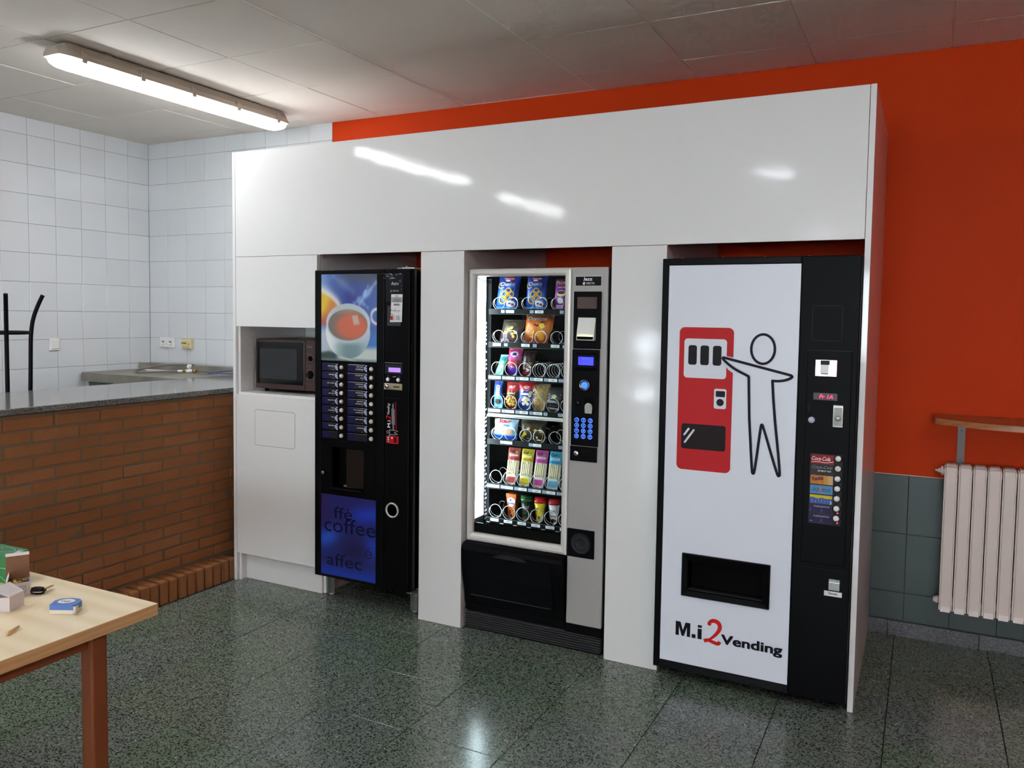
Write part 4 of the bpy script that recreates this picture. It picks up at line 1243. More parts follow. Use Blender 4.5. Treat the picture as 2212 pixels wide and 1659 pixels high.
kn = obj('key_reader', MB().lathe([(0.0265, CY-0.006), (0.0265, CY-0.012), (0.0215, CY-0.014), (0.019, CY-0.010), (0.015, CY-0.009)], (2.183, 0, 1.262), 30, 'y'), mat('smoked_chrome', (120, 112, 104), 0.2, metal=0.9), sm)
obj('reader_light', MB().lathe([(0.0165, CY-0.008), (0.013, CY-0.013), (0.006, CY-0.0155), (0, CY-0.016)], (2.183, 0, 1.262), 24, 'y'), mat('blue_glow', (30, 60, 255), 0.3, emit=(30, 70, 255), estr=2.2), kn)
co_ = obj('coin_inlet', MB().box(2.183, 2.2310, CY-0.0095, CY-0.006, 1.1300, 1.2030, 0.002, 1), black_void, sm)
cp = [(2.190, 1.133), (2.224, 1.133), (2.226, 1.165)] + [(2.207+0.019*math.cos(a), 1.163+0.019*math.sin(a)) for a in [math.pi*k/10 for k in range(0, 11)]] + [(2.188, 1.160)]
obj('coin_guide', MB().prism(cp, CY-0.016, CY-0.0095, 'y'), chrome, co_)
obj('reject_button', MB().lathe([(0.0105, CY-0.006), (0.0105, CY-0.011), (0.008, CY-0.013), (0, CY-0.013)], (2.149, 0, 1.178), 18, 'y'), black_gloss, sm)
glow_key = mat('lit_key_legend', (60, 110, 255), 0.4, emit=(62, 110, 255), estr=1.1)
keys = ['1', '2', '3', '4', '5', '6', '7', '8', '9', '0', 'E', 'C']
for k, s_ in enumerate(keys):
    kx, kz = 2.1485 + 0.0335*(k % 3), 1.0995 - 0.0252*(k // 3)
    kb = obj('key', MB().lathe([(0.0108, CY-0.006), (0.0108, CY-0.0095), (0.009, CY-0.0105), (0, CY-0.0105)], (kx, 0, kz), 20, 'y'), mat('key_cap', (16, 18, 70), 0.3, emit=(18, 24, 150), estr=0.12) if k == 0 else MATS['key_cap'], sm)
    q = Print(front(CY-0.0106), base=0.0002)
    q.ring(kx, kz, 0.0098, 0.0098, 0.0022, (80, 130, 255), 20)
    q.text(s_, kx, kz-0.0048, 0.0098, (80, 130, 255), align='c', bold=0.02)
    q.build('legend', glow_key, kb)
lk = obj('lock_panel', MB().box(2.1155, 2.2495, CY-0.008, CY, 0.9060, 0.9760, 0.003, 2), black_p, sm)
obj('lock', MB().lathe([(0.0125, CY-0.007), (0.0125, CY-0.012), (0.010, CY-0.0135), (0, CY-0.0135)], (2.148, 0, 0.942), 20, 'y'), chrome, lk)
obj('keyhole', MB().box(2.147, 2.149, CY-0.0142, CY-0.013, 0.937, 0.947), black_void, lk)
obj('small_display', MB().box(2.174, 2.2300, CY-0.0095, CY-0.0075, 0.925, 0.958, 0.001, 1), black_gloss, lk)
rc = obj('return_bezel', MB().box(2.1080, 2.2440, CY-0.006, CY+0.002, 0.4510, 0.5840, 0.002, 1), black_p, sm)
obj('return_bowl', MB().lathe([(0.050, CY-0.006), (0.047, CY-0.010), (0.043, CY-0.007), (0.032, CY-0.0068), (0.028, CY-0.009), (0.024, CY-0.0072), (0, CY-0.0068)], (2.178, 0, 0.518), 36, 'y'), grey_dark, rc)
# --- delivery bin: bulging black front with flap
bp = [(SY+0.03, 0.128), (SY-0.002, 0.128), (SY-0.006, 0.165), (SY-0.014, 0.21), (SY-0.034, 0.29), (SY-0.046, 0.36), (SY-0.049, 0.412), (SY-0.043, 0.430), (SY-0.020, 0.443), (SY+0.03, 0.444)]
obj('bin_front', MB().prism(bp, 1.5545, 2.0995, 'x'), black_p, sm)
def bin_y(z):
    pts = sorted([(b_, a) for a, b_ in bp[1:8]])
    for (z0, y0), (z1, y1) in zip(pts, pts[1:]):
        if z0 <= z <= z1:
            return y0 + (y1-y0)*(z-z0)/(z1-z0)
    return pts[-1][1]
fp = [0.172 + 0.234*k/12 for k in range(13)]
fl_ = MB()
vs = []
for z in fp:
    for x in (1.583, 2.045):
        vs += [(x, bin_y(z)-0.004, z), (x, bin_y(z)+0.004, z)]
fs = []
for k in range(12):
    a, b_ = 4*k, 4*(k+1)
    fs += [(a, a+2, b_+2, b_), (a+1, b_+1, b_+3, a+3), (a, b_, b_+1, a+1), (a+2, a+3, b_+3, b_+2)]
fs += [(0, 1, 3, 2), (48, 50, 51, 49)]
flp = obj('delivery_flap', fl_.add(vs, fs), black_m, sm)
hp = []
for k in range(21):
    t = k/20
    hp.append((1.745 + 0.17*t, 0.402 + 0.016*math.sin(math.pi*t)**0.5))
obj('flap_handle', MB().prism(hp + [(1.915, 0.398), (1.745, 0.398)], bin_y(0.405)-0.011, bin_y(0.405)+0.002, 'y'), grey_dark, flp)
obj('flap_rib', MB().box(1.595, 2.035, bin_y(0.178)-0.010, bin_y(0.178), 0.176, 0.182, 0.002, 1), grey_dark, flp)
obj('lower_panel', MB().box(1.5565, 2.0995, SY-0.003, SY+0.02, 0.094, 0.1265, 0.002, 1), black_p, sm)
obj('lower_panel', MB().box(2.1005, 2.2850, SY-0.003, SY+0.02, 0.080, 0.1245, 0.002, 1), black_p, sm)
obj('grille_backing', MB().box(1.560, 2.282, SY+0.02, SY+0.04, 0.0, 0.095), black_void, sm)
for k in range(7):
    z = 0.008 + 0.0118*k
    obj('grille_slat', MB().prism([(SY-0.003, z), (SY-0.003, z+0.0035), (SY+0.022, z+0.0085), (SY+0.022, z+0.005)], 1.558, 2.2830, 'x'), MATS.get('grille_grey') or mat('grille_grey', (58, 59, 61), 0.45), sm)
obj('toe_strip', MB().box(1.558, 2.283, SY+0.0, SY+0.03, 0.0, 0.006), black_p, sm)

# ================================================================== PRODUCTS
def pillow(w, h, d, tilt=0.0, skew=0.0, flat=0.10, wob=0.0, seed=0):
    """front/back surface of a filled bag: a in metres across, b in metres up"""
    rr = random.Random(seed)
    ph = [rr.uniform(0, 6.28) for _ in range(6)]
    ct, st = math.cos(tilt), math.sin(tilt)
    def S(a, b, L, side=-1):
        u = max(-1.0, min(1.0, a/(w/2))); v = max(0.0, min(1.0, b/h))
        e = max(0.0, 1-abs(u)**2.6)**0.62
        vv = (v-flat*0.5)/(1-flat)
        f = max(0.0, math.sin(math.pi*max(0, min(1, vv))))**0.55
        y = side*d/2*e*f
        y += wob*math.sin(9*u+ph[0]+4*v)*math.sin(11*v+ph[1])*0.5 + wob*math.sin(17*v+ph[2])*(1-f)
        x = a*(1 - 0.05*f) + wob*math.sin(8*v+ph[3])*0.6
        y += -L if side < 0 else L
        z = b
        return (x + skew*z, y*ct + z*st, z*ct - y*st)
    return S
def bag(name, label, cat, w, h, d, pos, paint, draw=None, tilt=0.12, skew=0.0, rotz=0.0, group=None, wob=0.0015, seed=1, m=None, flat=0.10, nu=18, nv=26):
    S = pillow(w, h, d, tilt, skew, flat, wob, seed)
    mb = MB()
    for side in (-1, 1):
        base = len(mb.v)
        vs, fs = [], []
        for j in range(nv+1):
            for i in range(nu+1):
                a, b = -w/2 + w*i/nu, h*j/nv
                if j in (0, nv) :
                    b += (0.0012 if i % 2 else -0.0004) if side < 0 else (0.0012 if i % 2 else -0.0004)
                vs.append(S(a, b, 0, side))
        for j in range(nv):
            for i in range(nu):
                fs.append((j*(nu+1)+i, j*(nu+1)+i+1, (j+1)*(nu+1)+i+1, (j+1)*(nu+1)+i))
        n0 = len(mb.v)
        mb.v += [Vector(p) for p in vs]
        for f in fs:
            mb.f.append([k + n0 for k in f]); mb.s.append(True)
            jj, ii = divmod(f[0], nu+1)
            mb.c.append(lin(paint((ii+0.5)/nu*2-1, (jj+0.5)/nv)))
    R = Matrix.Rotation(rotz, 3, 'Z')
    P = Vector(pos)
    zmin = min(v.z for v in mb.v)
    T = lambda p: R @ (Vector(p) - Vector((0, 0, zmin))) + P
    mb.v = [T(v) for v in mb.v]
    o = tag(obj(name, mb, m or FOIL, None, org=pos, fixn=False), label, cat, group)
    if draw:
        q = Print(lambda a, b, L: T(S(a, b, L)), base=0.0010, eps=0.00025)
        draw(q, w, h)
        q.build('print', PRINT, o)
    return o
G1 = 'snacks on the machine shelves'
def fz(r):
    return ROWS[r][0] + 0.0075
def two(c0, c1, c2=None):
    def f(u, v):
        c = mixc(c0, c1, smooth(0.25, 0.75, v))
        return mixc(c, c2, smooth(0.8, 1.0, abs(u))) if c2 else c
    return f
# row 1: ring snacks in blue bags, purple bag
def d_rings(q, w, h):
    q.disc(0.0, h*0.91, w*0.27, h*0.075, (150, 30, 50)); q.text('Facundo', 0, h*0.895, 0.0085, (236, 236, 240), align='c', w=w*0.46, bold=0.02)
    q.disc(-w*0.04, h*0.855, w*0.12, h*0.025, (220, 220, 228))
    q.text('Chaskis', -w*0.36, h*0.70, 0.0185, (214, 218, 230), w=w*0.68, shear=0.25, bold=0.012)
    q.ring(-w*0.30, h*0.71, w*0.17, h*0.085, 0.004, (196, 168, 60), 20, 60, 330)
    q.rect(-w*0.05, w*0.34, h*0.655, h*0.672, (90, 150, 220), 6, 1)
    for (x, z, r) in ((0.08, 0.54, 0.13), (-0.06, 0.44, 0.15), (0.22, 0.45, 0.12), (-0.14, 0.28, 0.17), (0.10, 0.34, 0.15)):
        q.ring(w*x, h*z, w*r, w*r*0.95, 0.0055, (206, 168, 64), 20); q.ring(w*x, h*z, w*r*0.82, w*r*0.78, 0.002, (150, 112, 40), 20)
    q.disc(w*0.24, h*0.17, w*0.2, h*0.09, (230, 232, 238)); q.rect(w*0.12, w*0.24, h*0.15, h*0.20, (60, 80, 170), 2, 1); q.rect(w*0.26, w*0.38, h*0.12, h*0.18, (200, 50, 50), 2, 1)
    q.rect(-w*0.42, w*0.42, h*0.03, h*0.085, (96, 172, 236), 10, 1)
pb_ = lambda u, v: mixc((44, 96, 190), (32, 52, 140), smooth(0.35, 0.75, v))
bag('snack_bag', 'blue bag of ring snacks leaning over, top shelf nearest the light panel', 'snack', 0.118, 0.172, 0.045, (1.668, 0.215, fz(0)), pb_, d_rings, 0.10, 0.10, 0.10, G1, seed=2)
bag('snack_bag', 'blue bag of ring snacks standing upright in the middle of the top shelf', 'snack', 0.112, 0.172, 0.045, (1.833, 0.215, fz(0)), pb_, d_rings, 0.10, 0.03, 0.0, G1, seed=9)
def d_purple(q, w, h):
    q.text('Pelotazos', -w*0.40, h*0.83, 0.017, (236, 216, 40), w=w*0.85, bold=0.02); q.rect(-w*0.36, w*0.38, h*0.73, h*0.79, (150, 40, 150), 8, 1); q.rect(-w*0.30, w*0.40, h*0.70, h*0.725, (232, 210, 50), 8, 1)
    q.disc(-w*0.08, h*0.52, w*0.24, h*0.10, (226, 214, 150)); q.disc(-w*0.08, h*0.55, w*0.20, h*0.05, (90, 40, 90))
    q.disc(-w*0.12, h*0.30, w*0.17, h*0.10, (226, 226, 230)); q.rect(-w*0.36, w*0.0, h*0.05, h*0.16, (200, 196, 226), 5, 1); q.rect(w*0.02, w*0.4, h*0.04, h*0.2, (206, 44, 70), 5, 1)
bag('snack_bag', 'purple and yellow snack bag on the top shelf, cut by the door frame', 'snack', 0.105, 0.155, 0.04, (1.985, 0.215, fz(0)), two((150, 50, 150), (110, 40, 130)), d_purple, 0.10, 0.02, 0.0, G1, seed=4)
# row 2
def d_nuts(q, w, h):
    q.stroke([(-w*0.18, h*0.50), (w*0.40, h*0.92)], 0.010, (36, 32, 30)); q.text('SELECTION', -w*0.05, h*0.82, 0.006, (150, 130, 90), w=w*0.35, rot=0.35)
    for (x, z, s_) in ((-0.10, 0.55, 1), (0.02, 0.62, 1), (-0.2, 0.42, 1), (0.12, 0.36, 0.9), (0.26, 0.42, 0.9), (0.18, 0.25, 0.8)):
        q.disc(w*x, h*z, 0.011*s_, 0.009*s_, (206, 174, 88), 14)
    q.text('NUEZ', w*0.08, h*0.09, 0.012, (150, 60, 60), w=w*0.32); q.rect(-w*0.40, -w*0.02, h*0.05, h*0.15, (176, 160, 176), 5, 1)
bag('snack_bag', 'dark brown bag of nuts on the second shelf', 'snack', 0.128, 0.118, 0.045, (1.688, 0.222, fz(1)), two((66, 46, 50), (74, 66, 54)), d_nuts, 0.16, 0.18, 0.0, G1, seed=6)
def d_dor(q, w, h):
    q.text('Doritos', -w*0.40, h*0.74, 0.021, (24, 20, 18), w=w*0.72, shear=0.2, bold=0.045); q.text('Doritos', -w*0.395, h*0.742, 0.020, (206, 204, 196), w=w*0.71, shear=0.2, bold=0.004)
    q.stroke([(-w*0.12, h*0.62), (w*0.0, h*0.56), (w*0.20, h*0.72)], 0.006, (30, 26, 24))
    q.poly([(w*0.05, h*0.62), (w*0.20, h*0.66), (w*0.30, h*0.54), (w*0.16, h*0.46)], (240, 206, 90))
    q.poly([(-w*0.22, h*0.38), (-w*0.06, h*0.42), (-w*0.08, h*0.18), (-w*0.18, h*0.16)], (236, 176, 70))
    for (x, z) in ((0.12, 0.30), (0.26, 0.34), (0.20, 0.18)):
        q.disc(w*x, h*z, w*0.11, h*0.09, (226, 158, 60), 16)
bag('snack_bag', 'orange bag of tortilla chips with a folded top on the second shelf', 'snack', 0.158, 0.152, 0.055, (1.838, 0.222, fz(1)), lambda u, v: mixc(mixc((196, 84, 34), (214, 128, 48), math.exp(-((v-0.45)/0.25)**2)), (122, 62, 36), smooth(0.68, 0.9, v)), d_dor, 0.12, 0.12, 0.0, G1, seed=8, wob=0.003)
# row 3
LN = [1.604 + 0.0775*(k+0.5) for k in range(6)]
def d_gum(q, w, h):
    q.text('Trident', w*0.18, h*0.16, 0.020, (226, 244, 236), w=h*0.50, rot=math.pi/2, bold=0.02); q.disc(0, h*0.80, w*0.32, h*0.09, (40, 100, 150))
    q.rect(-w*0.45, w*0.45, h*0.93, h*0.985, (150, 200, 180), 4, 1)
bag('gum_pack', 'green chewing gum pack tilted in its coil on the third shelf', 'snack', 0.046, 0.104, 0.014, (LN[0], 0.195, fz(2)+0.002), two((90, 190, 140), (60, 150, 110)), d_gum, 0.10, 0.30, 0.0, G1, seed=11, flat=0.04, wob=0.0008)
def d_choc(q, w, h):
    q.disc(w*0.05, h*0.76, w*0.26, h*0.10, (210, 206, 226)); q.disc(w*0.05, h*0.77, w*0.16, h*0.05, (60, 40, 80)); q.rect(-w*0.12, w*0.24, h*0.71, h*0.735, (70, 40, 90), 3, 1)
    q.text('Y', -w*0.30, h*0.74, 0.012, (240, 210, 230), bold=0.03)
    q.stroke([(-w*0.45, h*0.34), (0, h*0.31), (w*0.45, h*0.27)], 0.006, (236, 150, 110)); q.stroke([(-w*0.45, h*0.95), (w*0.45, h*0.92)], 0.008, (216, 120, 60))
bag('snack_bag', 'magenta and purple chocolate bag on the third shelf', 'snack', 0.080, 0.143, 0.05, (LN[1], 0.21, fz(2)), lambda u, v: mixc(mixc((80, 40, 140), (150, 36, 60), smooth(0.30, 0.36, v)), (186, 50, 130), smooth(0.52, 0.62, v)), d_choc, 0.08, 0.05, 0.0, G1, seed=12)
def d_dark(q, w, h):
    for (x, z, c) in ((0.0, 0.42, (150, 120, 70)), (0.2, 0.36, (190, 180, 160)), (-0.2, 0.30, (170, 110, 80)), (0.1, 0.24, (226, 220, 206)), (-0.1, 0.46, (90, 96, 130)), (0.25, 0.50, (140, 130, 60))):
        q.disc(w*x, h*z, 0.0085, 0.0065, c, 12)
    q.rect(-w*0.38, w*0.38, h*0.06, h*0.18, (150, 54, 60), 6, 1); q.text('5', 0, h*0.18, 0.018, (230, 230, 230), align='c', bold=0.03)
bag('snack_bag', 'dark brown sweets bag on the third shelf beside the magenta bag', 'snack', 0.074, 0.130, 0.04, (LN[2], 0.21, fz(2)), two((72, 44, 42), (50, 32, 32)), d_dark, 0.10, 0.08, 0.0, G1, seed=13)
# row 4
def d_cookie(q, w, h):
    q.text('OREO', w*0.26, h*0.42, 0.020, (226, 236, 246), w=h*0.42, rot=math.pi/2, bold=0.03); q.disc(w*0.02, h*0.24, w*0.34, h*0.10, (44, 36, 34)); q.ring(w*0.02, h*0.24, w*0.22, h*0.06, 0.002, (90, 80, 76), 18)
    q.text('bits', -w*0.3, h*0.06, 0.007, (230, 236, 246))
bag('snack_bag', 'slim blue cookie pack on the fourth shelf', 'snack', 0.050, 0.138, 0.024, (LN[0]-0.004, 0.20, fz(3)), two((90, 170, 226), (40, 66, 150)), d_cookie, 0.08, -0.02, 0.0, G1, seed=14)
def d_corn(q, w, h):
    q.text('FRIT', 0, h*0.77, 0.013, (240, 240, 236), align='c', w=w*0.48, bold=0.04); q.text('Cocktail', 0, h*0.56, 0.010, (250, 236, 190), align='c', w=w*0.62, bold=0.02, shear=0.2)
    rr = random.Random(2)
    for k in range(46):
        x, z = rr.uniform(-0.36, 0.36), rr.uniform(0.12, 0.46)
        if (x/0.40)**2 + ((z-0.29)/0.20)**2 < 1:
            q.disc(w*x, h*z, 0.0058, 0.0050, rr.choice([(214, 160, 60), (196, 130, 40), (230, 190, 100), (170, 100, 30)]), 9)
bag('snack_bag', 'red and gold bag of corn nuts on the fourth shelf', 'snack', 0.072, 0.136, 0.042, (LN[1], 0.20, fz(3)), lambda u, v: mixc(mixc((120, 20, 24), (96, 56, 30), smooth(0.08, 0.14, v)), (206, 30, 34), smooth(0.62, 0.7, v)), d_corn, 0.08, 0.0, 0.0, G1, seed=15)
def d_pean(q, w, h):
    q.disc(w*0.03, h*0.77, w*0.23, h*0.085, (206, 30, 40)); q.ring(w*0.03, h*0.77, w*0.23, h*0.085, 0.0015, (236, 220, 226), 22); q.text('FRIT', w*0.03, h*0.745, 0.011, (240, 236, 236), align='c', w=w*0.32, bold=0.03)
    q.rect(-w*0.28, w*0.22, h*0.53, h*0.60, (236, 240, 246), 4, 1); q.rect(-w*0.14, w*0.18, h*0.50, h*0.525, (40, 60, 130), 3, 1)
    for (x, z) in ((-0.22, 0.68), (0.05, 0.30), (-0.08, 0.22), (0.16, 0.22), (-0.12, 0.36), (0.20, 0.38), (0.28, 0.52), (0.33, 0.62), (0.02, 0.42)):
        q.disc(w*x, h*z, 0.0095, 0.0088, (232, 222, 176), 12)
bag('snack_bag', 'red and blue bag of peanuts in the middle of the fourth shelf', 'snack', 0.092, 0.142, 0.04, (LN[2], 0.20, fz(3)), lambda u, v: mixc((34, 66, 180), (196, 30, 40), smooth(0.72, 0.78, v + 0.05*abs(u))), d_pean, 0.06, 0.02, 0.0, G1, seed=16)
def d_seed(q, w, h):
    rr = random.Random(8)
    for k in range(150):
        x, z = rr.uniform(-0.42, 0.42), rr.uniform(0.05, 0.90)
        a_ = rr.uniform(0, 3.14)
        q.stroke([(w*x, h*z), (w*x+0.006*math.cos(a_), h*z+0.006*math.sin(a_))], 0.0032, rr.choice([(206, 180, 120), (170, 140, 86), (222, 200, 150), (140, 110, 66)]))
    q.stroke([(-w*0.30, h*0.88), (w*0.36, h*0.36)], 0.0028, (232, 226, 200)); q.stroke([(-w*0.26, h*0.70), (-w*0.2, h*0.78)], 0.004, (240, 236, 220))
bag('snack_bag', 'clear bag of pale seeds on the fourth shelf', 'snack', 0.092, 0.136, 0.045, (LN[3]-0.002, 0.205, fz(3)), lambda u, v: mixc((178, 150, 96), (150, 132, 100), smooth(0.7, 1, v)), d_seed, 0.08, 0.05, 0.0, G1, seed=17, wob=0.003)
def d_blk(q, w, h):
    q.disc(w*0.02, h*0.62, w*0.17, h*0.08, (206, 204, 150)); q.stroke([(-w*0.4, h*0.72), (w*0.1, h*0.64), (w*0.42, h*0.70)], 0.004, (206, 208, 210)); q.stroke([(-w*0.4, h*0.56), (w*0.0, h*0.6), (w*0.42, h*0.54)], 0.003, (190, 192, 194))
    rr = random.Random(1)
    for k in range(14):
        z = h*rr.uniform(0.08, 0.45); q.stroke([(-w*rr.uniform(.2, .4), z), (w*rr.uniform(.1, .4), z+rr.uniform(-.006, .006))], 0.0022, (150, 152, 154) if k % 2 else (206, 208, 210))
bag('snack_bag', 'black and silver liquorice bag at the end of the fourth shelf', 'snack', 0.086, 0.122, 0.04, (LN[4]-0.002, 0.205, fz(3)), two((44, 44, 46), (66, 68, 68)), d_blk, 0.08, 0.02, 0.0, G1, seed=18)
# row 5
def d_sour(q, w, h):
    q.text('Sour', -w*0.02, h*0.80, 0.019, (206, 30, 44), align='c', w=w*0.50, bold=0.05); q.text('mix', w*0.08, h*0.63, 0.014, (40, 90, 190), align='c', w=w*0.26, bold=0.03, shear=0.2)
    q.disc(-w*0.26, h*0.34, w*0.13, h*0.13, (206, 176, 190)); q.disc(w*0.16, h*0.36, w*0.20, h*0.15, (222, 168, 140)); q.stroke([(-w*0.02, h*0.36), (w*0.36, h*0.44)], 0.004, (150, 90, 80)); q.stroke([(-w*0.10, h*0.60), (-w*0.02, h*0.48)], 0.006, (236, 196, 80))
    q.disc(-w*0.22, h*0.58, w*0.07, h*0.07, (150, 170, 180)); q.rect(-w*0.40, -w*0.12, h*0.20, h*0.235, (100, 160, 150), 4, 1)
bag('snack_bag', 'white and blue bag of sour sweets on the fifth shelf', 'snack', 0.140, 0.102, 0.045, (1.672, 0.215, fz(4)), lambda u, v: mixc(mixc((30, 90, 206), (176, 210, 236), smooth(0.12, 0.25, v)), (214, 226, 236), smooth(0.5, 0.8, v)*smooth(0.6, 0.2, u)), d_sour, 0.12, 0.05, 0.0, G1, seed=19)
def d_crisp(q, w, h):
    q.poly([(-w*0.46, h*0.06), (-w*0.06, h*0.05), (-w*0.2, h*0.30), (-w*0.30, h*0.40)], (232, 206, 60)); q.poly([(-w*0.46, h*0.06), (-w*0.06, h*0.05), (-w*0.10, h*0.11), (-w*0.42, h*0.13)], (238, 236, 224))
    q.poly([(-w*0.02, h*0.05), (w*0.40, h*0.04), (w*0.42, h*0.34), (w*0.12, h*0.24)], (236, 210, 50)); q.poly([(-w*0.02, h*0.05), (w*0.40, h*0.04), (w*0.30, h*0.11), (0, h*0.11)], (238, 236, 224))
    q.disc(w*0.22, h*0.18, 0.006, 0.006, (250, 246, 200), 10)
    for (x, z) in ((0.10, 0.50), (-0.18, 0.55), (0.30, 0.45)):
        q.poly([(w*x, h*z), (w*x+0.012, h*z+0.004), (w*x+0.022, h*z-0.002), (w*x+0.014, h*z-0.008), (w*x+0.002, h*z-0.008)], (216, 166, 70))
bag('snack_bag', 'dark bag with yellow corners on the fifth shelf', 'snack', 0.146, 0.118, 0.05, (1.826, 0.215, fz(4)), lambda u, v: mixc((66, 58, 44), (120, 112, 90), smooth(0.75, 1.0, v)), d_crisp, 0.14, 0.06, 0.0, G1, seed=20, wob=0.003)
def d_small(q, w, h):
    q.disc(0, h*0.5, w*0.3, h*0.2, (240, 240, 230)); q.rect(-w*0.4, w*0.4, h*0.06, h*0.25, (196, 170, 40), 4, 1)
bag('snack_bag', 'small yellow striped bag lying behind the coil, end of the fifth shelf', 'snack', 0.045, 0.085, 0.03, (2.004, 0.25, fz(4)), two((210, 180, 60), (120, 110, 70)), d_small, 0.2, 0.0, 0.0, G1, seed=21)
# row 6: packs of breadsticks
def stick_pack(k, col, dark, label, word):
    x = LN[k]
    w, h = 0.070, 0.188
    tilt = 0.20
    pos = (x, 0.196, fz(5))
    def paint(u, v):
        if v > 0.66:
            return mixc(dark, col, 0.6) if word != 'A' else col
        if v < 0.26 or abs(u) > 0.86:
            return mixc((226, 226, 214), col, 0.18)
        return (214, 208, 184)
    def draw(q, w, h):
        q.text('Go!', -w*0.38, h*0.86, 0.016, (30, 36, 40), w=w*0.46, bold=0.03); q.disc(w*0.25, h*0.89, w*0.12, h*0.025, (96, 170, 80), 12)
        q.rect(-w*0.34, w*0.36, h*0.775, h*0.82, mixc(col, (255, 255, 255), 0.6), 6, 1); q.text('PALITOS', 0, h*0.785, 0.0055, dark, align='c', w=w*0.46, bold=0.02)
        q.rect(-w*0.40, w*0.40, h*0.685, h*0.735, mixc(dark, col, 0.35), 6, 1); q.text('ACEITE DE OLIVA', 0, h*0.70, 0.0045, (60, 46, 40), align='c', w=w*0.66)
        q.rrect(-w*0.34, w*0.36, h*0.055, h*0.215, 0.005, col)
        for i in range(5):
            q.rect(-w*0.27, w*(0.30-0.05*(i % 3)), h*(0.075+0.027*i), h*(0.085+0.027*i), mixc(dark, (255, 255, 255), 0.5) if word == 'A' else mixc(dark, (120, 60, 60), 0.2), 4, 1)
    o = bag('breadstick_pack', label, 'snack', w, h, 0.020, pos, paint, draw, tilt, 0.02, 0.0, 'packs of breadsticks on the sixth shelf', seed=30+k, flat=0.04, wob=0.0008)
    mb = MB()
    for i in range(5):
        a = -0.020 + 0.010*i
        for (s0, s1) in ((0.28, 0.65 - 0.02*((i*7) % 3)),):
            b0, b1 = h*s0, h*s1
            f_ = lambda b: Vector((a + 0.02*b, b*math.sin(tilt) - 0.0105*math.cos(tilt), b*math.cos(tilt) + 0.0105*math.sin(tilt))) + Vector(pos)
            mb.tube([f_(b0), f_((b0+b1)/2), f_(b1)], [0.0040, 0.0046, 0.0036], 8)
    obj('breadsticks', mb, mat('breadstick', (226, 214, 172), 0.6) if 'breadstick' not in MATS else MATS['breadstick'], o)
stick_pack(1, (186, 84, 74), (120, 44, 44), 'breadstick pack with red header and red label', 'R')
stick_pack(2, (226, 206, 40), (150, 120, 30), 'breadstick pack with olive header and yellow label', 'Y')
stick_pack(3, (206, 96, 166), (150, 50, 110), 'breadstick pack with pink header and pink label', 'P')
stick_pack(4, (76, 164, 200), (40, 110, 150), 'breadstick pack with light blue header and blue label', 'A')
stick_pack(5, (226, 150, 80), (180, 100, 40), 'orange breadstick pack mostly hidden behind the door frame', 'O')
# row 7: chilled drinks
def cup_thing(k, label, body_c, lid_c, draw, y=0.235, h=0.098, r0=0.0215, r1=0.0315, dome=True):
    x = LN[k]-0.004; z0 = fz(6)
    o = tag(obj('drink_cup', MB().lathe([(r0*0.9, 0.0), (r0, 0.003), (r1, h), (r1*0.97, h)], (x, y, z0), 32, col=None), mat('cup_' + str(k), body_c, 0.3), None, org=(x, y, z0)), label, 'drink', 'chilled drinks on the bottom shelf')
    lid = [(r1*1.05, h-0.002), (r1*1.07, h+0.008), (r1*1.0, h+0.010)]
    if dome:
        lid += [(r1*0.96, h+0.022), (r1*0.80, h+0.026), (0.0, h+0.026)]
    else:
        lid += [(r1*0.9, h+0.014), (0.0, h+0.014)]
    obj('lid', MB().lathe(lid, (x, y, z0), 32), mat('lid_' + str(k), lid_c, 0.25), o)
    def S(a, b, L):
        t = max(0, min(1, b/h)); r = r0 + (r1-r0)*t + L
        an = -math.pi/2 + a/(r0*0.5 + r1*0.5)
        return (x + r*math.cos(an), y + r*math.sin(an), z0 + b)
    q = Print(S, base=0.0005, eps=0.0002)
    draw(q)
    q.build('print', PRINT, o)
    return o
def d_g(q):
    q.text('GURÚ', 0.006, 0.060, 0.012, (226, 228, 226), align='c', w=0.032, shear=0.25, bold=0.02); q.rect(-0.014, 0.016, 0.030, 0.041, (34, 110, 60), 6, 1); q.text('latte', 0.0, 0.032, 0.006, (150, 200, 160), align='c'); q.rect(-0.02, 0.02, 0.004, 0.018, (110, 84, 60), 8, 1)
def d_y(q):
    q.rrect(-0.006, 0.014, 0.045, 0.078, 0.003, (226, 200, 30)); q.rrect(-0.004, 0.012, 0.048, 0.074, 0.003, (240, 224, 60)); q.text('nido', -0.022, 0.056, 0.011, (150, 60, 170), bold=0.03, rot=0.3)
    q.disc(-0.015, 0.030, 0.006, 0.008, (170, 60, 90), 12); q.disc(0.004, 0.022, 0.007, 0.009, (90, 110, 190), 12); q.disc(0.016, 0.015, 0.006, 0.010, (206, 206, 200), 12)
def d_w(q):
    q.text('GURÚ', 0.004, 0.058, 0.012, (40, 40, 42), align='c', w=0.034, shear=0.25); q.rect(-0.018, 0.020, 0.036, 0.040, (190, 40, 44), 6, 1)
    for (a, b, c) in ((-0.012, 0.016, (96, 70, 52)), (0.004, 0.018, (60, 60, 58)), (0.014, 0.014, (120, 90, 66)), (-0.002, 0.010, (40, 36, 34))):
        q.disc(a, b, 0.009, 0.008, c, 12)
o = thing('juice_carton', 'orange fruit drink carton on the bottom shelf', 'drink', (LN[1]-0.004, 0.235, fz(6)), 'chilled drinks on the bottom shelf')
jx, jz = LN[1]-0.004, fz(6)
jb = MB()
def jq(w, d, z):
    return [(jx-w, 0.235-d, jz+z), (jx+w, 0.235-d, jz+z), (jx+w, 0.235+d, jz+z), (jx-w, 0.235+d, jz+z)]
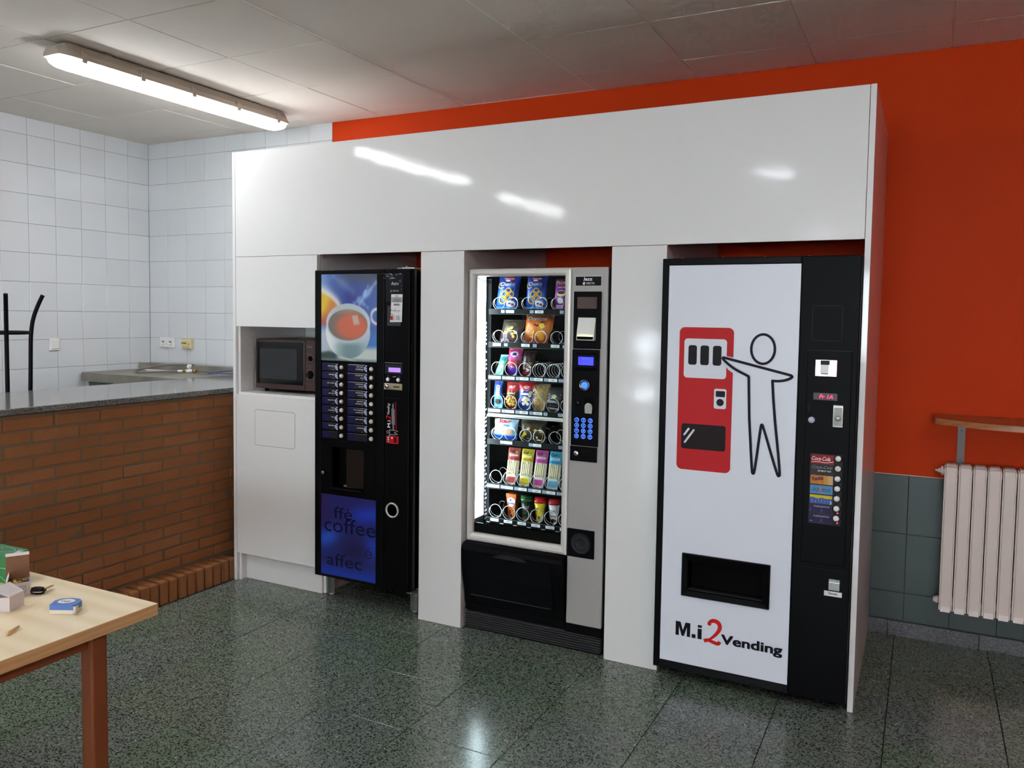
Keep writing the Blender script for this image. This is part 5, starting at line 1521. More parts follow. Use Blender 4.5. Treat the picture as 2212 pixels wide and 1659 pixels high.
sec = [jq(0.018, 0.018, 0), jq(0.0205, 0.0205, 0.05), jq(0.0285, 0.0255, 0.118), jq(0.0285, 0.0255, 0.126)]
vs = [p for s in sec for p in s]
fs = [(4*i+k, 4*i+(k+1) % 4, 4*(i+1)+(k+1) % 4, 4*(i+1)+k) for i in range(3) for k in range(4)] + [(3, 2, 1, 0), (12, 13, 14, 15)]
obj('carton', jb.add(vs, fs), mat('orange_carton', (196, 104, 48), 0.35), o)
def SJ(a, b, L):
    if b < 0.05:
        t = b/0.05; w, d = 0.018+0.0025*t, 0.018+0.0025*t
    else:
        t = (b-0.05)/0.068; w, d = 0.0205+0.008*t, 0.0205+0.005*t
    return (jx + a*w/0.0285, 0.235-d-L, jz+b)
q = Print(SJ, base=0.0005, eps=0.0002)
q.fan([(0.0+0.024*math.cos(t)*(1+0.12*math.sin(3*t)), 0.083+0.024*math.sin(t)) for t in [2*math.pi*k/24 for k in range(24)]], (232, 232, 240))
q.text('Bi', -0.004, 0.088, 0.012, (50, 60, 170), align='c', bold=0.05); q.text('frutas', 0.0, 0.072, 0.011, (50, 60, 170), align='c', w=0.040, bold=0.04)
q.disc(-0.012, 0.03, 0.010, 0.012, (150, 50, 30), 12); q.disc(0.010, 0.022, 0.012, 0.012, (222, 140, 60), 12); q.disc(0.0, 0.012, 0.008, 0.008, (60, 40, 30), 10); q.rect(-0.028, 0.028, 0.112, 0.1178, (206, 120, 60), 6, 1)
q.build('print', PRINT, o)
cup_thing(2, 'dark green coffee drink cup with green lid on the bottom shelf', (34, 44, 40), (34, 96, 48), d_g)
cup_thing(3, 'yellow drink cup with red lid on the bottom shelf', (232, 208, 40), (186, 24, 36), d_y)
cup_thing(4, 'white coffee drink cup with red lid on the bottom shelf', (228, 226, 222), (176, 20, 36), d_w)
# ================================================================== DRINKS MACHINE
dm = thing('drink_machine', 'black and white canned drinks machine with red pictogram and lettering', 'vending machine', (2.95, 0.4, 0))
KY = -0.055
obj('cabinet', MB().box(2.566, 3.338, 0.012, 0.80, 0.055, 1.822, 0.004, 1), black_m, dm)
dx0, dx1, dz0, dz1 = 2.703, 3.0145, 0.409, 0.541            # delivery opening
ax0, ax1, az0, az1 = 2.5595, 3.3440, 0.046, 1.831
mb = MB().box(ax0, dx0, KY+0.008, 0.01, az0, az1).box(dx1, ax1, KY+0.008, 0.01, az0, az1).box(dx0, dx1, KY+0.008, 0.01, az0, dz0).box(dx0, dx1, KY+0.008, 0.01, dz1, az1)
dd = obj('door', mb, black_p, dm)
obj('edge_strip', MB().box(ax0, 2.5865, KY-0.002, KY+0.009, az0, az1, 0.003, 2), black_m, dd)
obj('top_strip', MB().box(2.587, 3.124, KY-0.002, KY+0.009, 1.8025, az1, 0.003, 2), black_m, dd)
obj('bottom_strip', MB().prism([(KY-0.006, 0.050), (KY-0.003, 0.080), (KY+0.009, 0.080), (KY+0.009, 0.047)], 2.587, 3.124, 'x'), black_m, dd)
obj('control_strip', MB().box(3.125, ax1, KY-0.003, KY+0.009, az0, az1, 0.004, 2), black_p, dd)
mb = MB().box(2.5885, dx0-0.02, KY, KY+0.008, 0.082, 1.801).box(dx1+0.02, 3.1225, KY, KY+0.008, 0.082, 1.801).box(dx0-0.02, dx1+0.02, KY, KY+0.008, 0.082, dz0-0.02).box(dx0-0.02, dx1+0.02, KY, KY+0.008, dz1+0.02, 1.801)
fs_ = obj('front_sheet', mb, sheet_white, dm)
for k in range(4):
    obj('top_rivet', MB().lathe([(0.005, 1.831), (0.004, 1.834), (0, 1.835)], (2.64+0.17*k, KY+0.02, 0), 10, 'z'), steel, dd)
q = Print(front(KY), base=0.0004, eps=0.0002)
RED, INK, WHT = (196, 42, 46), (22, 21, 30), (222, 226, 234)
q.rrect(2.6405, 2.8680, 0.931, 1.5400, 0.022, RED)
q.poly([(2.8275, 1.4240), (2.8690, 1.4170), (2.8690, 1.3520), (2.8480, 1.3660), (2.8310, 1.3920)], WHT)
q.rrect(2.6620, 2.8405, 1.3255, 1.4920, 0.014, WHT)
for x in (2.6800, 2.7310, 2.7830):
    q.rrect(x, x+0.0362, 1.3810, 1.4640, 0.010, (30, 27, 30))
q.rrect(2.7930, 2.8440, 1.2000, 1.2840, 0.008, WHT); q.rrect(2.8000, 2.8385, 1.2500, 1.2750, 0.004, (30, 27, 30)); q.disc(2.8190, 1.2270, 0.0152, 0.0152, (30, 27, 30))
q.rrect(2.6590, 2.8455, 1.0215, 1.1290, 0.010, (36, 26, 28))
for (a, b_) in (((2.6720, 1.0810), (2.6900, 1.1070)), ((2.6750, 1.0490), (2.7120, 1.1030))):
    q.stroke([a, b_], 0.0085, WHT); q.disc(a[0], a[1], 0.0042, 0.0042, WHT, 12); q.disc(b_[0], b_[1], 0.0042, 0.0042, WHT, 12)
q.ring(2.9860, 1.4560, 0.0465, 0.0600, 0.0105, INK, 48)
body = [(2.8285, 1.4165), (3.0980, 1.3535)]
tail = chaikin([(3.0980, 1.3535), (3.1050, 1.3470), (3.0850, 1.3350), (3.0560, 1.3280), (3.0270, 1.3280)], 2)
legs = [(3.0270, 1.3280), (3.0330, 1.2500), (3.0420, 1.1650)] + chaikin([(3.0420, 1.1650), (3.0690, 0.9500), (3.0630, 0.9390), (3.0560, 0.9500), (2.9960, 1.1400), (2.9910, 1.1480), (2.9870, 1.1400), (2.9680, 0.9500), (2.9620, 0.9390), (2.9570, 0.9500), (2.9400, 1.1700)], 2)
arm = [(2.9330, 1.3420)] + chaikin([(2.9330, 1.3420), (2.8780, 1.3680), (2.8450, 1.3920), (2.8240, 1.4120), (2.8285, 1.4165)], 2)
q.stroke(body + tail[1:], 0.0108, INK)
q.stroke(legs + [(2.9330, 1.3420)], 0.0108, INK)
q.stroke(arm, 0.0108, INK)
q.disc(3.0270, 1.3285, 0.0054, 0.0054, INK, 12); q.disc(2.9330, 1.3410, 0.0054, 0.0054, INK, 12); q.disc(2.8270, 1.4150, 0.0062, 0.0062, INK, 12)
q.build('pictogram', PRINT, fs_)
q = Print(front(KY), base=0.0004, eps=0.0002)
q.poly([(2.6560 + 0.064*u_, 0.2030 + 0.061*v_) for u_, v_ in ((0, 0), (0, 1), (0.33, 1), (0.5, 0.42), (0.67, 1), (1, 1), (1, 0), (0.77, 0), (0.77, 0.66), (0.58, 0), (0.42, 0), (0.23, 0.66), (0.23, 0))], INK)
q.rect(2.7265, 2.7435, 0.2030, 0.2195, INK)
q.rect(2.7520, 2.7695, 0.2030, 0.2480, INK)
q.rect(2.7520, 2.7695, 0.2530, 0.2640, INK)
two_ = [(2.7990, 0.2760), (2.8030, 0.2870), (2.8200, 0.2960), (2.8420, 0.2880), (2.8470, 0.2650), (2.8330, 0.2400), (2.8100, 0.2150), (2.7900, 0.2010)]
q.stroke(chaikin(two_, 2), [0.010 + 0.008*math.sin(math.pi*min(1, k/26)) for k in range(len(chaikin(two_, 2)))], (206, 36, 34))
q.disc(2.8010, 0.2780, 0.0085, 0.0085, (206, 36, 34), 14)
q.stroke(chaikin([(2.7800, 0.1990), (2.7960, 0.2080), (2.8180, 0.2010), (2.8400, 0.1960), (2.8470, 0.2080)], 2), 0.0150, (206, 36, 34))
q.text('Vending', 2.8540, 0.2030, 0.0380, INK, w=0.2440, bold=0.055)
q.build('lettering', PRINT, fs_)
# delivery opening
mb = MB()
fr = [(2.6785, 0.3840), (3.0430, 0.3850), (3.0430, 0.5690), (2.6785, 0.5690)]
ir = [(dx0, dz0), (dx1, dz0), (dx1, dz1), (dx0, dz1)]
vs = []
for (o_, i_) in zip(fr, ir):
    vs += [(o_[0], KY+0.004, o_[1]), (o_[0], KY-0.012, o_[1]), ((o_[0]*0.8+i_[0]*0.2), KY-0.018, (o_[1]*0.8+i_[1]*0.2)), (i_[0], KY-0.010, i_[1]), (i_[0], KY+0.02, i_[1])]
n = 5
mb.add(vs, [(c*n+k, c*n+k+1, ((c+1) % 4)*n+k+1, ((c+1) % 4)*n+k) for c in range(4) for k in range(n-1)])
df = obj('delivery_frame', mb, black_p, dm)
mb = MB().box(dx0-0.003, dx0, KY+0.02, 0.0105, dz0, dz1).box(dx1, dx1+0.003, KY+0.02, 0.0105, dz0, dz1).box(dx0, dx1, 0.006, 0.0105, dz0, dz1)
obj('delivery_well', mb, black_void, df)
obj('well_lip', MB().box(dx0, dx1, KY+0.004, KY+0.03, dz0-0.001, dz0+0.006, 0.002, 1), grey_dark, df)
# control strip
SYK = KY-0.003
pd = obj('validator_door', MB().box(3.158, 3.323, SYK-0.003, SYK+0.001, 0.605, 1.4560, 0.002, 1), black_p, dm)
q = Print(front(SYK), base=0.0003)
q.stroke(rrect_pts(3.1715, 3.2815, 1.4960, 1.6340, 0.005), 0.0012, (66, 68, 70), closed=True)
q.rect(3.158, 3.323, 1.4560, 1.4572, (96, 96, 98)); q.rect(3.164, 3.322, 0.5840, 0.5848, (66, 66, 68))
q.build('panel_lines', PRINTM, dm)
by = SYK-0.003
bl = obj('bill_validator', MB().box(3.1885, 3.2700, by-0.006, by, 1.3550, 1.4220, 0.002, 1), chrome, dm)
glowb = mat('bill_glow', (255, 255, 255), 0.3, emit=(246, 248, 255), estr=2.2)
obj('bill_light', MB().box(3.1920, 3.2670, by-0.008, by-0.005, 1.3620, 1.3990, 0.001, 1), glowb, bl)
obj('bill_tongue', MB().box(3.2080, 3.2400, by-0.013, by-0.0075, 1.3660, 1.4020, 0.002, 1), white_pl, bl)
obj('bill_slot', MB().box(3.2120, 3.2380, by-0.0138, by-0.0125, 1.3640, 1.3675), black_void, bl)
obj('bill_hood', MB().box(3.2080, 3.2420, by-0.010, by-0.0055, 1.4020, 1.4190, 0.001, 1), grey_dark, bl)
dp = obj('price_display', MB().box(3.1840, 3.2740, by-0.002, by+0.001, 1.2610, 1.2900, 0.001, 1), mat('dark_red_filter', (44, 20, 22), 0.2), dm)
q = Print(front(by-0.002))
q.text('Fr 1A', 3.208, 1.2690, 0.0140, (255, 30, 60), w=0.050, shear=0.2, bold=0.015)
q.build('display_digits', mat('red_digits', (255, 30, 60), 0.4, emit=(255, 24, 60), estr=2.5), dp)
cn = obj('coin_mechanism', MB().box(3.2600, 3.2980, by-0.006, by, 1.1570, 1.2450, 0.0015, 1), chrome, dm)
obj('coin_inset', MB().box(3.2640, 3.2940, by-0.0068, by-0.0055, 1.1640, 1.2350), mat('worn_steel', (110, 108, 100), 0.35, metal=0.8), cn)
obj('coin_return_dial', MB().lathe([(0.0105, by-0.006), (0.0105, by-0.011), (0.008, by-0.0125), (0, by-0.0125)], (3.2790, 0, 1.1930), 20, 'y'), steel, cn)
obj('return_button', MB().lathe([(0.0125, by+0.001), (0.0125, by-0.003), (0.0095, by-0.004), (0.0088, by-0.007), (0, by-0.0078)], (3.1815, 0, 1.1800), 22, 'y'), mat('pale_button', (206, 210, 228), 0.35), dm)
obj('coin_chute', MB().box(3.1690, 3.1735, by-0.002, by, 1.212, 1.2480, 0.001, 1), grey_dark, dm)
rows_ = [1.045, 1.0060, 0.9640, 0.9240, 0.8850, 0.8460, 0.8070, 0.7680]
back = obj('selection_plate', MB().box(3.1810, 3.3040, by-0.003, by, 0.7650, 1.0500, 0.002, 1), grey_dark, dm)
ly = by-0.003
def brand(k):
    z1, z0 = rows_[k]-0.001, rows_[k+1]+0.0015
    x0, x1 = 3.1850, 3.2705
    pl = obj('drink_label', MB().box(x0, x1, ly-0.0015, ly, z0, z1), mat('label_stock_%d' % k, (40, 36, 40), 0.4), dm)
    q = Print(front(ly-0.0015), base=0.0002, eps=0.0001)
    c = [(156, 34, 40), (58, 56, 60), (196, 124, 52), (92, 142, 186), (74, 100, 166), (50, 44, 76), (48, 42, 74)][k]
    q.rect(x0+0.001, x1-0.001, z0+0.001, z1-0.001, c)
    h = z1-z0
    if k == 0:
        q.text('Coca-Cola', x0+0.004, z0+h*0.38, h*0.42, (236, 226, 222), w=0.068, shear=0.35, bold=0.012); q.stroke(chaikin([(x0+0.002, z0+h*0.16), (x0+0.03, z0+h*0.26), (x0+0.055, z0+h*0.14), (x1-0.002, z0+h*0.32)], 2), 0.0026, (226, 206, 200))
    elif k == 1:
        q.text('Coca-Cola', x0+0.006, z0+h*0.60, h*0.28, (150, 150, 152), w=0.074, shear=0.35); q.text('zero', x0+0.026, z0+h*0.30, h*0.20, (220, 220, 218), w=0.050, bold=0.02)
    elif k == 2:
        q.rect(x1-0.026, x1-0.001, z0+0.001, z1-0.001, (206, 170, 120)); q.rect(x1-0.034, x1-0.020, z0+0.001, z1-0.001, (200, 146, 82)); q.text('Fanta', x0+0.010, z0+h*0.34, h*0.40, (44, 34, 84), w=0.040, rot=0.22, bold=0.03); q.text('Fanta', x0+0.0095, z0+h*0.36, h*0.36, (206, 206, 220), w=0.040, rot=0.22) if False else None
        q.stroke([(x0+0.034, z0+h*0.28), (x0+0.038, z0+0.001)], 0.0012, (236, 200, 90))
    elif k == 3:
        q.text('AQUARIUS', x0+0.010, z0+h*0.30, h*0.36, (34, 48, 96), w=0.066, bold=0.01); q.poly([(x0+0.034, z0+h*0.2), (x0+0.040, z0+h*0.86), (x0+0.046, z0+h*0.2), (x0+0.040, z0+h*0.46)], (222, 120, 70)); q.disc(x0+0.008, z0+h*0.36, 0.0016, 0.0016, (30, 44, 90), 8); q.disc(x0+0.016, z0+h*0.76, 0.0018, 0.0018, (30, 44, 90), 8)
    elif k == 4:
        q.poly([(x0+0.001, z1-0.001), (x1-0.001, z1-0.001), (x1-0.001, z1-h*0.36), (x0+0.06, z1-h*0.40), (x0+0.045, z1-h*0.30), (x0+0.03, z1-h*0.42), (x0+0.012, z1-h*0.30), (x0+0.001, z1-h*0.34)], (206, 190, 44))
        rr = random.Random(4)
        for i in range(14):
            x = x0 + 0.006 + 0.0055*i
            q.stroke([(x, z0+h*rr.uniform(.1, .25)), (x+rr.uniform(-.004, .004), z0+h*rr.uniform(.4, .6))], 0.0016, (150, 180, 222) if i % 2 else (56, 74, 140))
        q.text('3', x1-0.010, z0+h*0.06, h*0.32, (220, 222, 226), bold=0.03)
    else:
        q.text('FUENSANTA', (x0+x1)/2+0.004, z1-h*0.30, h*0.17, (206, 204, 216), w=0.058, align='c', bold=0.01); q.ring((x0+x1)/2+0.004, z0+h*0.36, 0.002, 0.0036, 0.0010, (150, 146, 176), 12); q.rect((x0+x1)/2-0.006, (x0+x1)/2+0.016, z0+h*0.10, z0+h*0.12, (120, 116, 150))
        q.rect(x0+0.004, x0+(0.005 if k == 5 else 0.014), z0+h*0.2, z0+h*(0.5 if k == 5 else 0.26), (170, 168, 186))
    q.build('label_print', PRINT, pl)
for k in range(7):
    brand(k)
    zc = [1.0340, 0.9940, 0.9540, 0.9145, 0.8750, 0.8355, 0.7960][k]
    bz = obj('button_bezel', MB().lathe([(0.0160, ly+0.001), (0.0160, ly-0.003), (0.0145, ly-0.0045), (0.0125, ly-0.003), (0.0125, ly+0.0005)], (3.2860, 0, zc), 26, 'y'), black_gloss, dm)
    obj('button', MB().lathe([(0.0112, ly), (0.0112, ly-0.004), (0.009, ly-0.006), (0, ly-0.0066)], (3.2860, 0, zc), 22, 'y'), white_pl, bz)
redled = mat('red_indicator', (255, 40, 60), 0.4, emit=(255, 40, 70), estr=5.0)
for zc in (0.8185, 0.7790):
    obj('sold_out_light', MB().lathe([(0.0022, ly), (0.0022, ly-0.003), (0, ly-0.0045)], (3.2905, 0, zc), 12, 'y'), redled, dm)
ch = obj('change_flap', MB().box(3.2665, 3.3090, SYK-0.006, SYK, 0.5050, 0.5510, 0.002, 1), steel, dm)
obj('flap_lip', MB().box(3.2675, 3.3080, SYK-0.0095, SYK-0.005, 0.5360, 0.5410, 0.001, 1), chrome, ch)
mk = obj('maker_badge', MB().box(3.2510, 3.3175, SYK-0.002, SYK, 0.4800, 0.5005, 0.0008, 1), white_pl, dm)
q = Print(front(SYK-0.002)); q.text('Vendo', 3.284, 0.4880, 0.0085, (28, 30, 60), align='c', w=0.034, bold=0.03, shear=0.1); q.build('badge_text', PRINTM, mk)
for x in (2.62, 3.28):
    for y in (0.06, 0.72):
        obj('foot', MB().cyl((x, y, 0), (x, y, 0.056), 0.022, 0.018, 14), black_p, dm)

# ================================================================== RADIATOR AND SHELF
rd = thing('radiator', 'cream column radiator on the green dado under the wooden shelf', 'radiator', (3.95, 0.9, 0.2))
RP = 0.0592
def rad_section():
    mb = MB()
    w = RP-0.005
    prof = [(-0.042, 0.225), (-0.046, 0.20), (-0.030, 0.198), (0.034, 0.198), (0.040, 0.22), (0.040, 0.86), (0.034, 0.895), (0.012, 0.908), (-0.022, 0.905), (-0.040, 0.892), (-0.046, 0.872)]
    bm = bmesh.new()
    vs0 = [bm.verts.new((-w/2, a, b)) for a, b in prof]; vs1 = [bm.verts.new((w/2, a, b)) for a, b in prof]
    n = len(prof)
    for k in range(n):
        bm.faces.new((vs0[k], vs0[(k+1) % n], vs1[(k+1) % n], vs1[k]))
    bm.faces.new(vs0[::-1]); bm.faces.new(vs1)
    bmesh.ops.recalc_face_normals(bm, faces=bm.faces[:])
    bmesh.ops.bevel(bm, geom=[e for e in bm.edges if abs(e.verts[0].co.x-e.verts[1].co.x) < 1e-6], offset=0.007, segments=3, affect='EDGES')
    me = bpy.data.meshes.new('radiator_section'); bm.to_mesh(me); bm.free()
    me.materials.append(rad_m)
    return me
rme = rad_section()
for k in range(13):
    inst('radiator_section', rme, rd, (3.674 + RP*(k+0.5), 0.902, 0.0))
obj('water_tube', MB().cyl((3.690, 0.905, 0.868), (4.43, 0.905, 0.868), 0.019), rad_m, rd)
obj('water_tube', MB().cyl((3.690, 0.905, 0.242), (4.43, 0.905, 0.242), 0.019), rad_m, rd)
obj('air_valve', MB().lathe([(0.022, 0.004), (0.022, -0.010), (0.013, -0.014), (0.011, -0.024), (0.006, -0.026), (0.006, -0.036), (0, -0.036)], (3.674, 0.905, 0.868), 18, 'x'), rad_m, rd)
obj('plug', MB().lathe([(0.019, 0.004), (0.019, -0.010), (0.014, -0.014), (0.014, -0.022), (0, -0.022)], (3.674, 0.905, 0.242), 8, 'x'), rad_m, rd)
for x in (3.79, 4.26):
    obj('wall_bracket', MB().box(x-0.012, x+0.012, 0.925, 0.999, 0.84, 0.852).box(x-0.012, x+0.012, 0.925, 0.999, 0.27, 0.282), rad_m, rd)
ws = thing('wall_shelf', 'wooden shelf with a rounded corner on a grey bracket above the radiator', 'shelf', (3.95, 0.82, 1.1))
pts = [(4.45, 0.998), (3.626, 0.998), (3.622, 0.80)] + chaikin([(3.622, 0.80), (3.628, 0.775), (3.66, 0.748), (3.74, 0.700), (3.84, 0.655), (3.92, 0.642)], 2)[1:] + [(4.45, 0.638)]
mb = MB().prism(pts, 1.104, 1.130, 'z')
obj('board', mb, oak, ws)
br = MB().box(3.728, 3.760, 0.994, 0.998, 0.885, 1.099).box(3.728, 3.760, 0.72, 0.996, 1.099, 1.1036)
bk = obj('bracket', br, mat('grey_bracket', (112, 106, 102), 0.5, metal=0.4), ws)
for z in (1.055, 0.915):
    obj('screw', MB().lathe([(0.004, 0.994), (0.003, 0.9925), (0, 0.992)], (3.744, 0, z), 10, 'y'), steel, bk)
obj('bracket', MB().box(4.30, 4.332, 0.994, 0.998, 0.885, 1.099).box(4.30, 4.332, 0.72, 0.996, 1.099, 1.1036), MATS['grey_bracket'], ws)

# ================================================================== WALL FITTINGS
t = thing('light_switch', 'white square light switch on the tiled side wall', 'switch', (XL, 0.184, 1.29))
obj('frame', MB().box(XL, XL+0.010, 0.145, 0.223, 1.288, 1.375, 0.004, 2), white_pl, t)
obj('rocker', MB().box(XL+0.008, XL+0.015, 0.156, 0.212, 1.301, 1.364, 0.003, 2), white_pl, t)
t = thing('double_socket', 'white double power socket on the tiled back wall', 'socket', (-1.705, YB, 1.294))
obj('frame', MB().box(-1.787, -1.622, YB-0.014, YB-0.0005, 1.294, 1.370, 0.004, 2), white_pl, t)
for cx in (-1.744, -1.665):
    s = obj('outlet', MB().lathe([(0.024, YB-0.014), (0.024, YB-0.017), (0.0195, YB-0.017), (0.0185, YB-0.0145), (0, YB-0.0145)], (cx, 0, 1.332), 24, 'y'), white_pl, t)
    q = Print(front(YB-0.0146))
    q.disc(cx-0.007, 1.338, 0.0055, 0.0055, (50, 50, 50), 12); q.disc(cx+0.007, 1.338, 0.0055, 0.0055, (50, 50, 50), 12); q.rect(cx-0.003, cx+0.003, 1.315, 1.320, (60, 60, 60)); q.disc(cx, 1.332, 0.011, 0.011, (150, 148, 144), 16) if False else None
    q.build('contacts', PRINTM, s)
t = thing('telephone_socket', 'yellowed square terminal box beside the double socket', 'socket', (-1.472, YB, 1.289))
obj('base', MB().box(-1.520, -1.424, YB-0.030, YB-0.0005, 1.290, 1.366, 0.004, 2), ivory, t)
obj('cover', MB().box(-1.517, -1.455, YB-0.037, YB-0.029, 1.308, 1.350, 0.003, 2), ivory, t)
for k in range(4):
    obj('terminal', MB().cyl((-1.510+0.014*k, YB-0.042, 1.334), (-1.510+0.014*k, YB-0.036, 1.334), 0.0045, n=10), brass, t)
obj('hole', MB().cyl((-1.440, YB-0.0305, 1.328), (-1.440, YB-0.0295, 1.328), 0.004, n=10), black_void, t)

# ================================================================== THINGS BEHIND THE BAR
hz = 1.1245
hose = chaikin([(-1.25, 0.845, hz+0.055), (-1.34, 0.80, hz+0.060), (-1.46, 0.72, hz+0.052), (-1.53, 0.62, hz+0.030), (-1.53, 0.54, hz+0.012), (-1.47, 0.545, hz+0.008), (-1.38, 0.66, hz+0.012), (-1.30, 0.742, hz+0.014)], 3)
t = thing('water_hose', 'grey braided tap hose coiled on the stone work slab', 'hose', (-1.35, 0.68, hz))
obj('hose', MB().tube(hose, 0.0065, 8), mat('braided_hose', (120, 116, 106), 0.45, metal=0.3), t)
obj('ferrule', MB().tube([(-1.303, 0.739, hz+0.014), (-1.29, 0.752, hz+0.014), (-1.278, 0.763, hz+0.014)], 0.009, 10), white_pl, t)
obj('nut', MB().tube([(-1.278, 0.763, hz+0.014), (-1.262, 0.778, hz+0.014)], 0.0095, 6), brass, t)
t = thing('valve', 'white shut-off valve with brass thread at the end of the hose', 'valve', (-1.235, 0.80, hz))
obj('body', MB().tube([(-1.262, 0.778, hz+0.014), (-1.228, 0.808, hz+0.014)], 0.0135, 12), white_pl, t)
obj('knob', MB().lathe([(0.008, 0.02), (0.008, 0.03), (0.017, 0.034), (0.018, 0.050), (0.012, 0.058), (0, 0.059)], (-1.243, 0.795, hz+0.004), 18), white_pl, t)
obj('thread', MB().tube([(-1.228, 0.808, hz+0.014), (-1.205, 0.828, hz+0.014)], 0.0105, 12), brass, t)
cb = chaikin([(-1.06, 0.80, hz+0.004), (-1.02, 0.83, hz+0.008), (-0.96, 0.85, hz+0.022), (-0.86, 0.86, hz+0.030), (-0.70, 0.85, hz+0.026), (-0.50, 0.84, hz+0.012)], 2)
t = thing('blue_cable', 'thin blue cable with stripped end on the stone slab', 'cable', (-0.9, 0.83, hz))
obj('sleeve', MB().tube(cb, 0.004, 8), blue_m, t)
obj('bare_end', MB().tube([(-1.06, 0.80, hz+0.004), (-1.10, 0.775, hz+0.003), (-1.15, 0.75, hz+0.0025)], 0.0022, 6), steel, t)
rr = random.Random(9)
pw = chaikin([(-1.885, 0.86), (-1.80, 0.83), (-1.72, 0.80), (-1.58, 0.71), (-1.47, 0.72), (-1.40, 0.79), (-1.36, 0.86), (-1.5, 0.875), (-1.7, 0.875)], 2, True)
o = tag(obj('paper_sheet', MB().prism(pw, hz+0.0005, hz+0.003, 'z'), carton_w), 'crumpled white paper lying on the stone slab under the hose', 'paper')
# upturned stool
st = thing('bar_stool', 'black tubular stool turned upside down behind the counter', 'stool', (-1.113, -0.642, 0.82))
scx, scy = -1.113, -0.642
def leg_path(dx, dy):
    P = [(0.108, 0.86), (0.115, 1.10), (0.119, 1.30), (0.122, 1.43), (0.133, 1.52), (0.160, 1.60), (0.187, 1.662)]
    L_ = math.hypot(dx, dy)
    return [(scx + dx/L_*r, scy + dy/L_*r, z) for r, z in chaikin(P, 2)]
for k in range(4):
    an = math.radians(58.5 + 90*k)
    obj('leg', MB().tube(leg_path(math.cos(an), math.sin(an)), 0.0115, 12), black_m, st)
obj('foot_ring', MB().tube([(scx+0.118*math.cos(2*math.pi*k/40), scy+0.118*math.sin(2*math.pi*k/40), 1.443) for k in range(40)], 0.0095, 10, closed=True), black_m, st)
obj('seat', MB().lathe([(0.0, 0.822), (0.180, 0.822), (0.190, 0.835), (0.180, 0.858), (0.0, 0.862)], (scx, scy, 0), 36), black_p, st)

# ================================================================== PINE TABLE AND WHAT LIES ON IT
TZ = 0.745
tb = thing('pine_table', 'pine topped table with brown steel legs in the near corner', 'table', (1.1, -2.35, 0))
mb = MB()
tp = [(0.35, -2.80), (1.655, -2.80), (1.655, -1.925), (0.35, -1.925)]
obj('table_top', MB().box(0.35, 1.655, -2.80, -1.925, TZ-0.033, TZ, 0.002, 2), pine, tb)
obj('edge_band', MB().box(1.653, 1.6562, -2.798, -1.9265, TZ-0.0325, TZ-0.0008), pine_edge, tb)
obj('apron', MB().box(0.45, 1.60, -2.085, -2.065, TZ-0.085, TZ-0.034), brown_paint, tb)
obj('apron', MB().box(0.45, 1.60, -2.66, -2.64, TZ-0.085, TZ-0.034), brown_paint, tb)
obj('apron', MB().box(1.590, 1.610, -2.64, -2.085, TZ-0.075, TZ-0.034), brown_paint, tb)
obj('apron', MB().box(0.44, 0.46, -2.64, -2.085, TZ-0.085, TZ-0.034), brown_paint, tb)
for x in (0.47, 1.600):
    for y in (-2.09, -2.63):
        obj('leg', MB().box(x-0.025, x+0.025, y-0.025, y+0.025, 0, TZ-0.034, 0.008, 3), brown_paint, tb)
# tape measure
tm = thing('tape_measure', 'blue and white tape measure case on the pine table', 'tape measure', (1.487, -2.085, TZ))
rot = Matrix.Rotation(math.radians(52), 4, 'Z')
sh_ = [(-0.033, -0.026), (0.030, -0.026), (0.038, -0.018), (0.038, 0.010), (0.026, 0.024), (0.0, 0.030), (-0.026, 0.024), (-0.036, 0.008)]
def loc(pts, c=(1.487, -2.090), a=28):
    ca, sa = math.cos(math.radians(a)), math.sin(math.radians(a))
    return [(c[0] + x*ca - y*sa, c[1] + x*sa + y*ca) for x, y in pts]
obj('lower_shell', MB().prism(loc(sh_), TZ+0.0005, TZ+0.011, 'z'), mat('cream_shell', (226, 214, 190), 0.4), tm)
up_ = obj('upper_shell', MB().prism(loc(sh_), TZ+0.011, TZ+0.026, 'z'), mat('blue_shell', (82, 122, 196), 0.35), tm)
c_ = loc([(0.0, 0.001)])[0]
q = Print(lambda a, b, L: (loc([(a, b)])[0][0], loc([(a, b)])[0][1], TZ+0.026+L))
q.disc(0.0, 0.001, 0.023, 0.018, (236, 236, 234)); q.text('3m', -0.008, -0.005, 0.009, (60, 50, 60), w=0.015, bold=0.02); q.rect(0.006, 0.012, -0.001, 0.002, (206, 80, 70)); q.rect(-0.014, -0.010, -0.001, 0.003, (60, 56, 60))
q.build('badge', PRINT, up_)
obj('tape_tip', MB().prism(loc([(0.032, -0.0275), (0.0385, -0.0265), (0.0395, -0.018), (0.0385, -0.012), (0.0375, -0.012), (0.037, -0.0245)]), TZ+0.001, TZ+0.022, 'z'), chrome, tm)
# car key
ky = thing('car_key', 'black car key fob with folded blade on the pine table', 'key', (1.288, -2.035, TZ))
fob = [(1.262, -2.052), (1.273, -2.060), (1.296, -2.058), (1.308, -2.046), (1.309, -2.030), (1.298, -2.022), (1.278, -2.026), (1.265, -2.036)]
bm = bmesh.new()
vs0 = [bm.verts.new((a, b, TZ+0.001)) for a, b in fob]; vs1 = [bm.verts.new((a, b, TZ+0.017)) for a, b in fob]
n = len(fob)
for k in range(n):
    bm.faces.new((vs0[k], vs0[(k+1) % n], vs1[(k+1) % n], vs1[k]))
bm.faces.new(vs0[::-1]); bm.faces.new(vs1)
bmesh.ops.bevel(bm, geom=bm.edges[:], offset=0.0055, segments=3, affect='EDGES')
bm.verts.index_update()
obj('fob', MB().add([v.co.copy() for v in bm.verts], [[v.index for v in f.verts] for f in bm.faces], True), black_gloss, ky); bm.free()
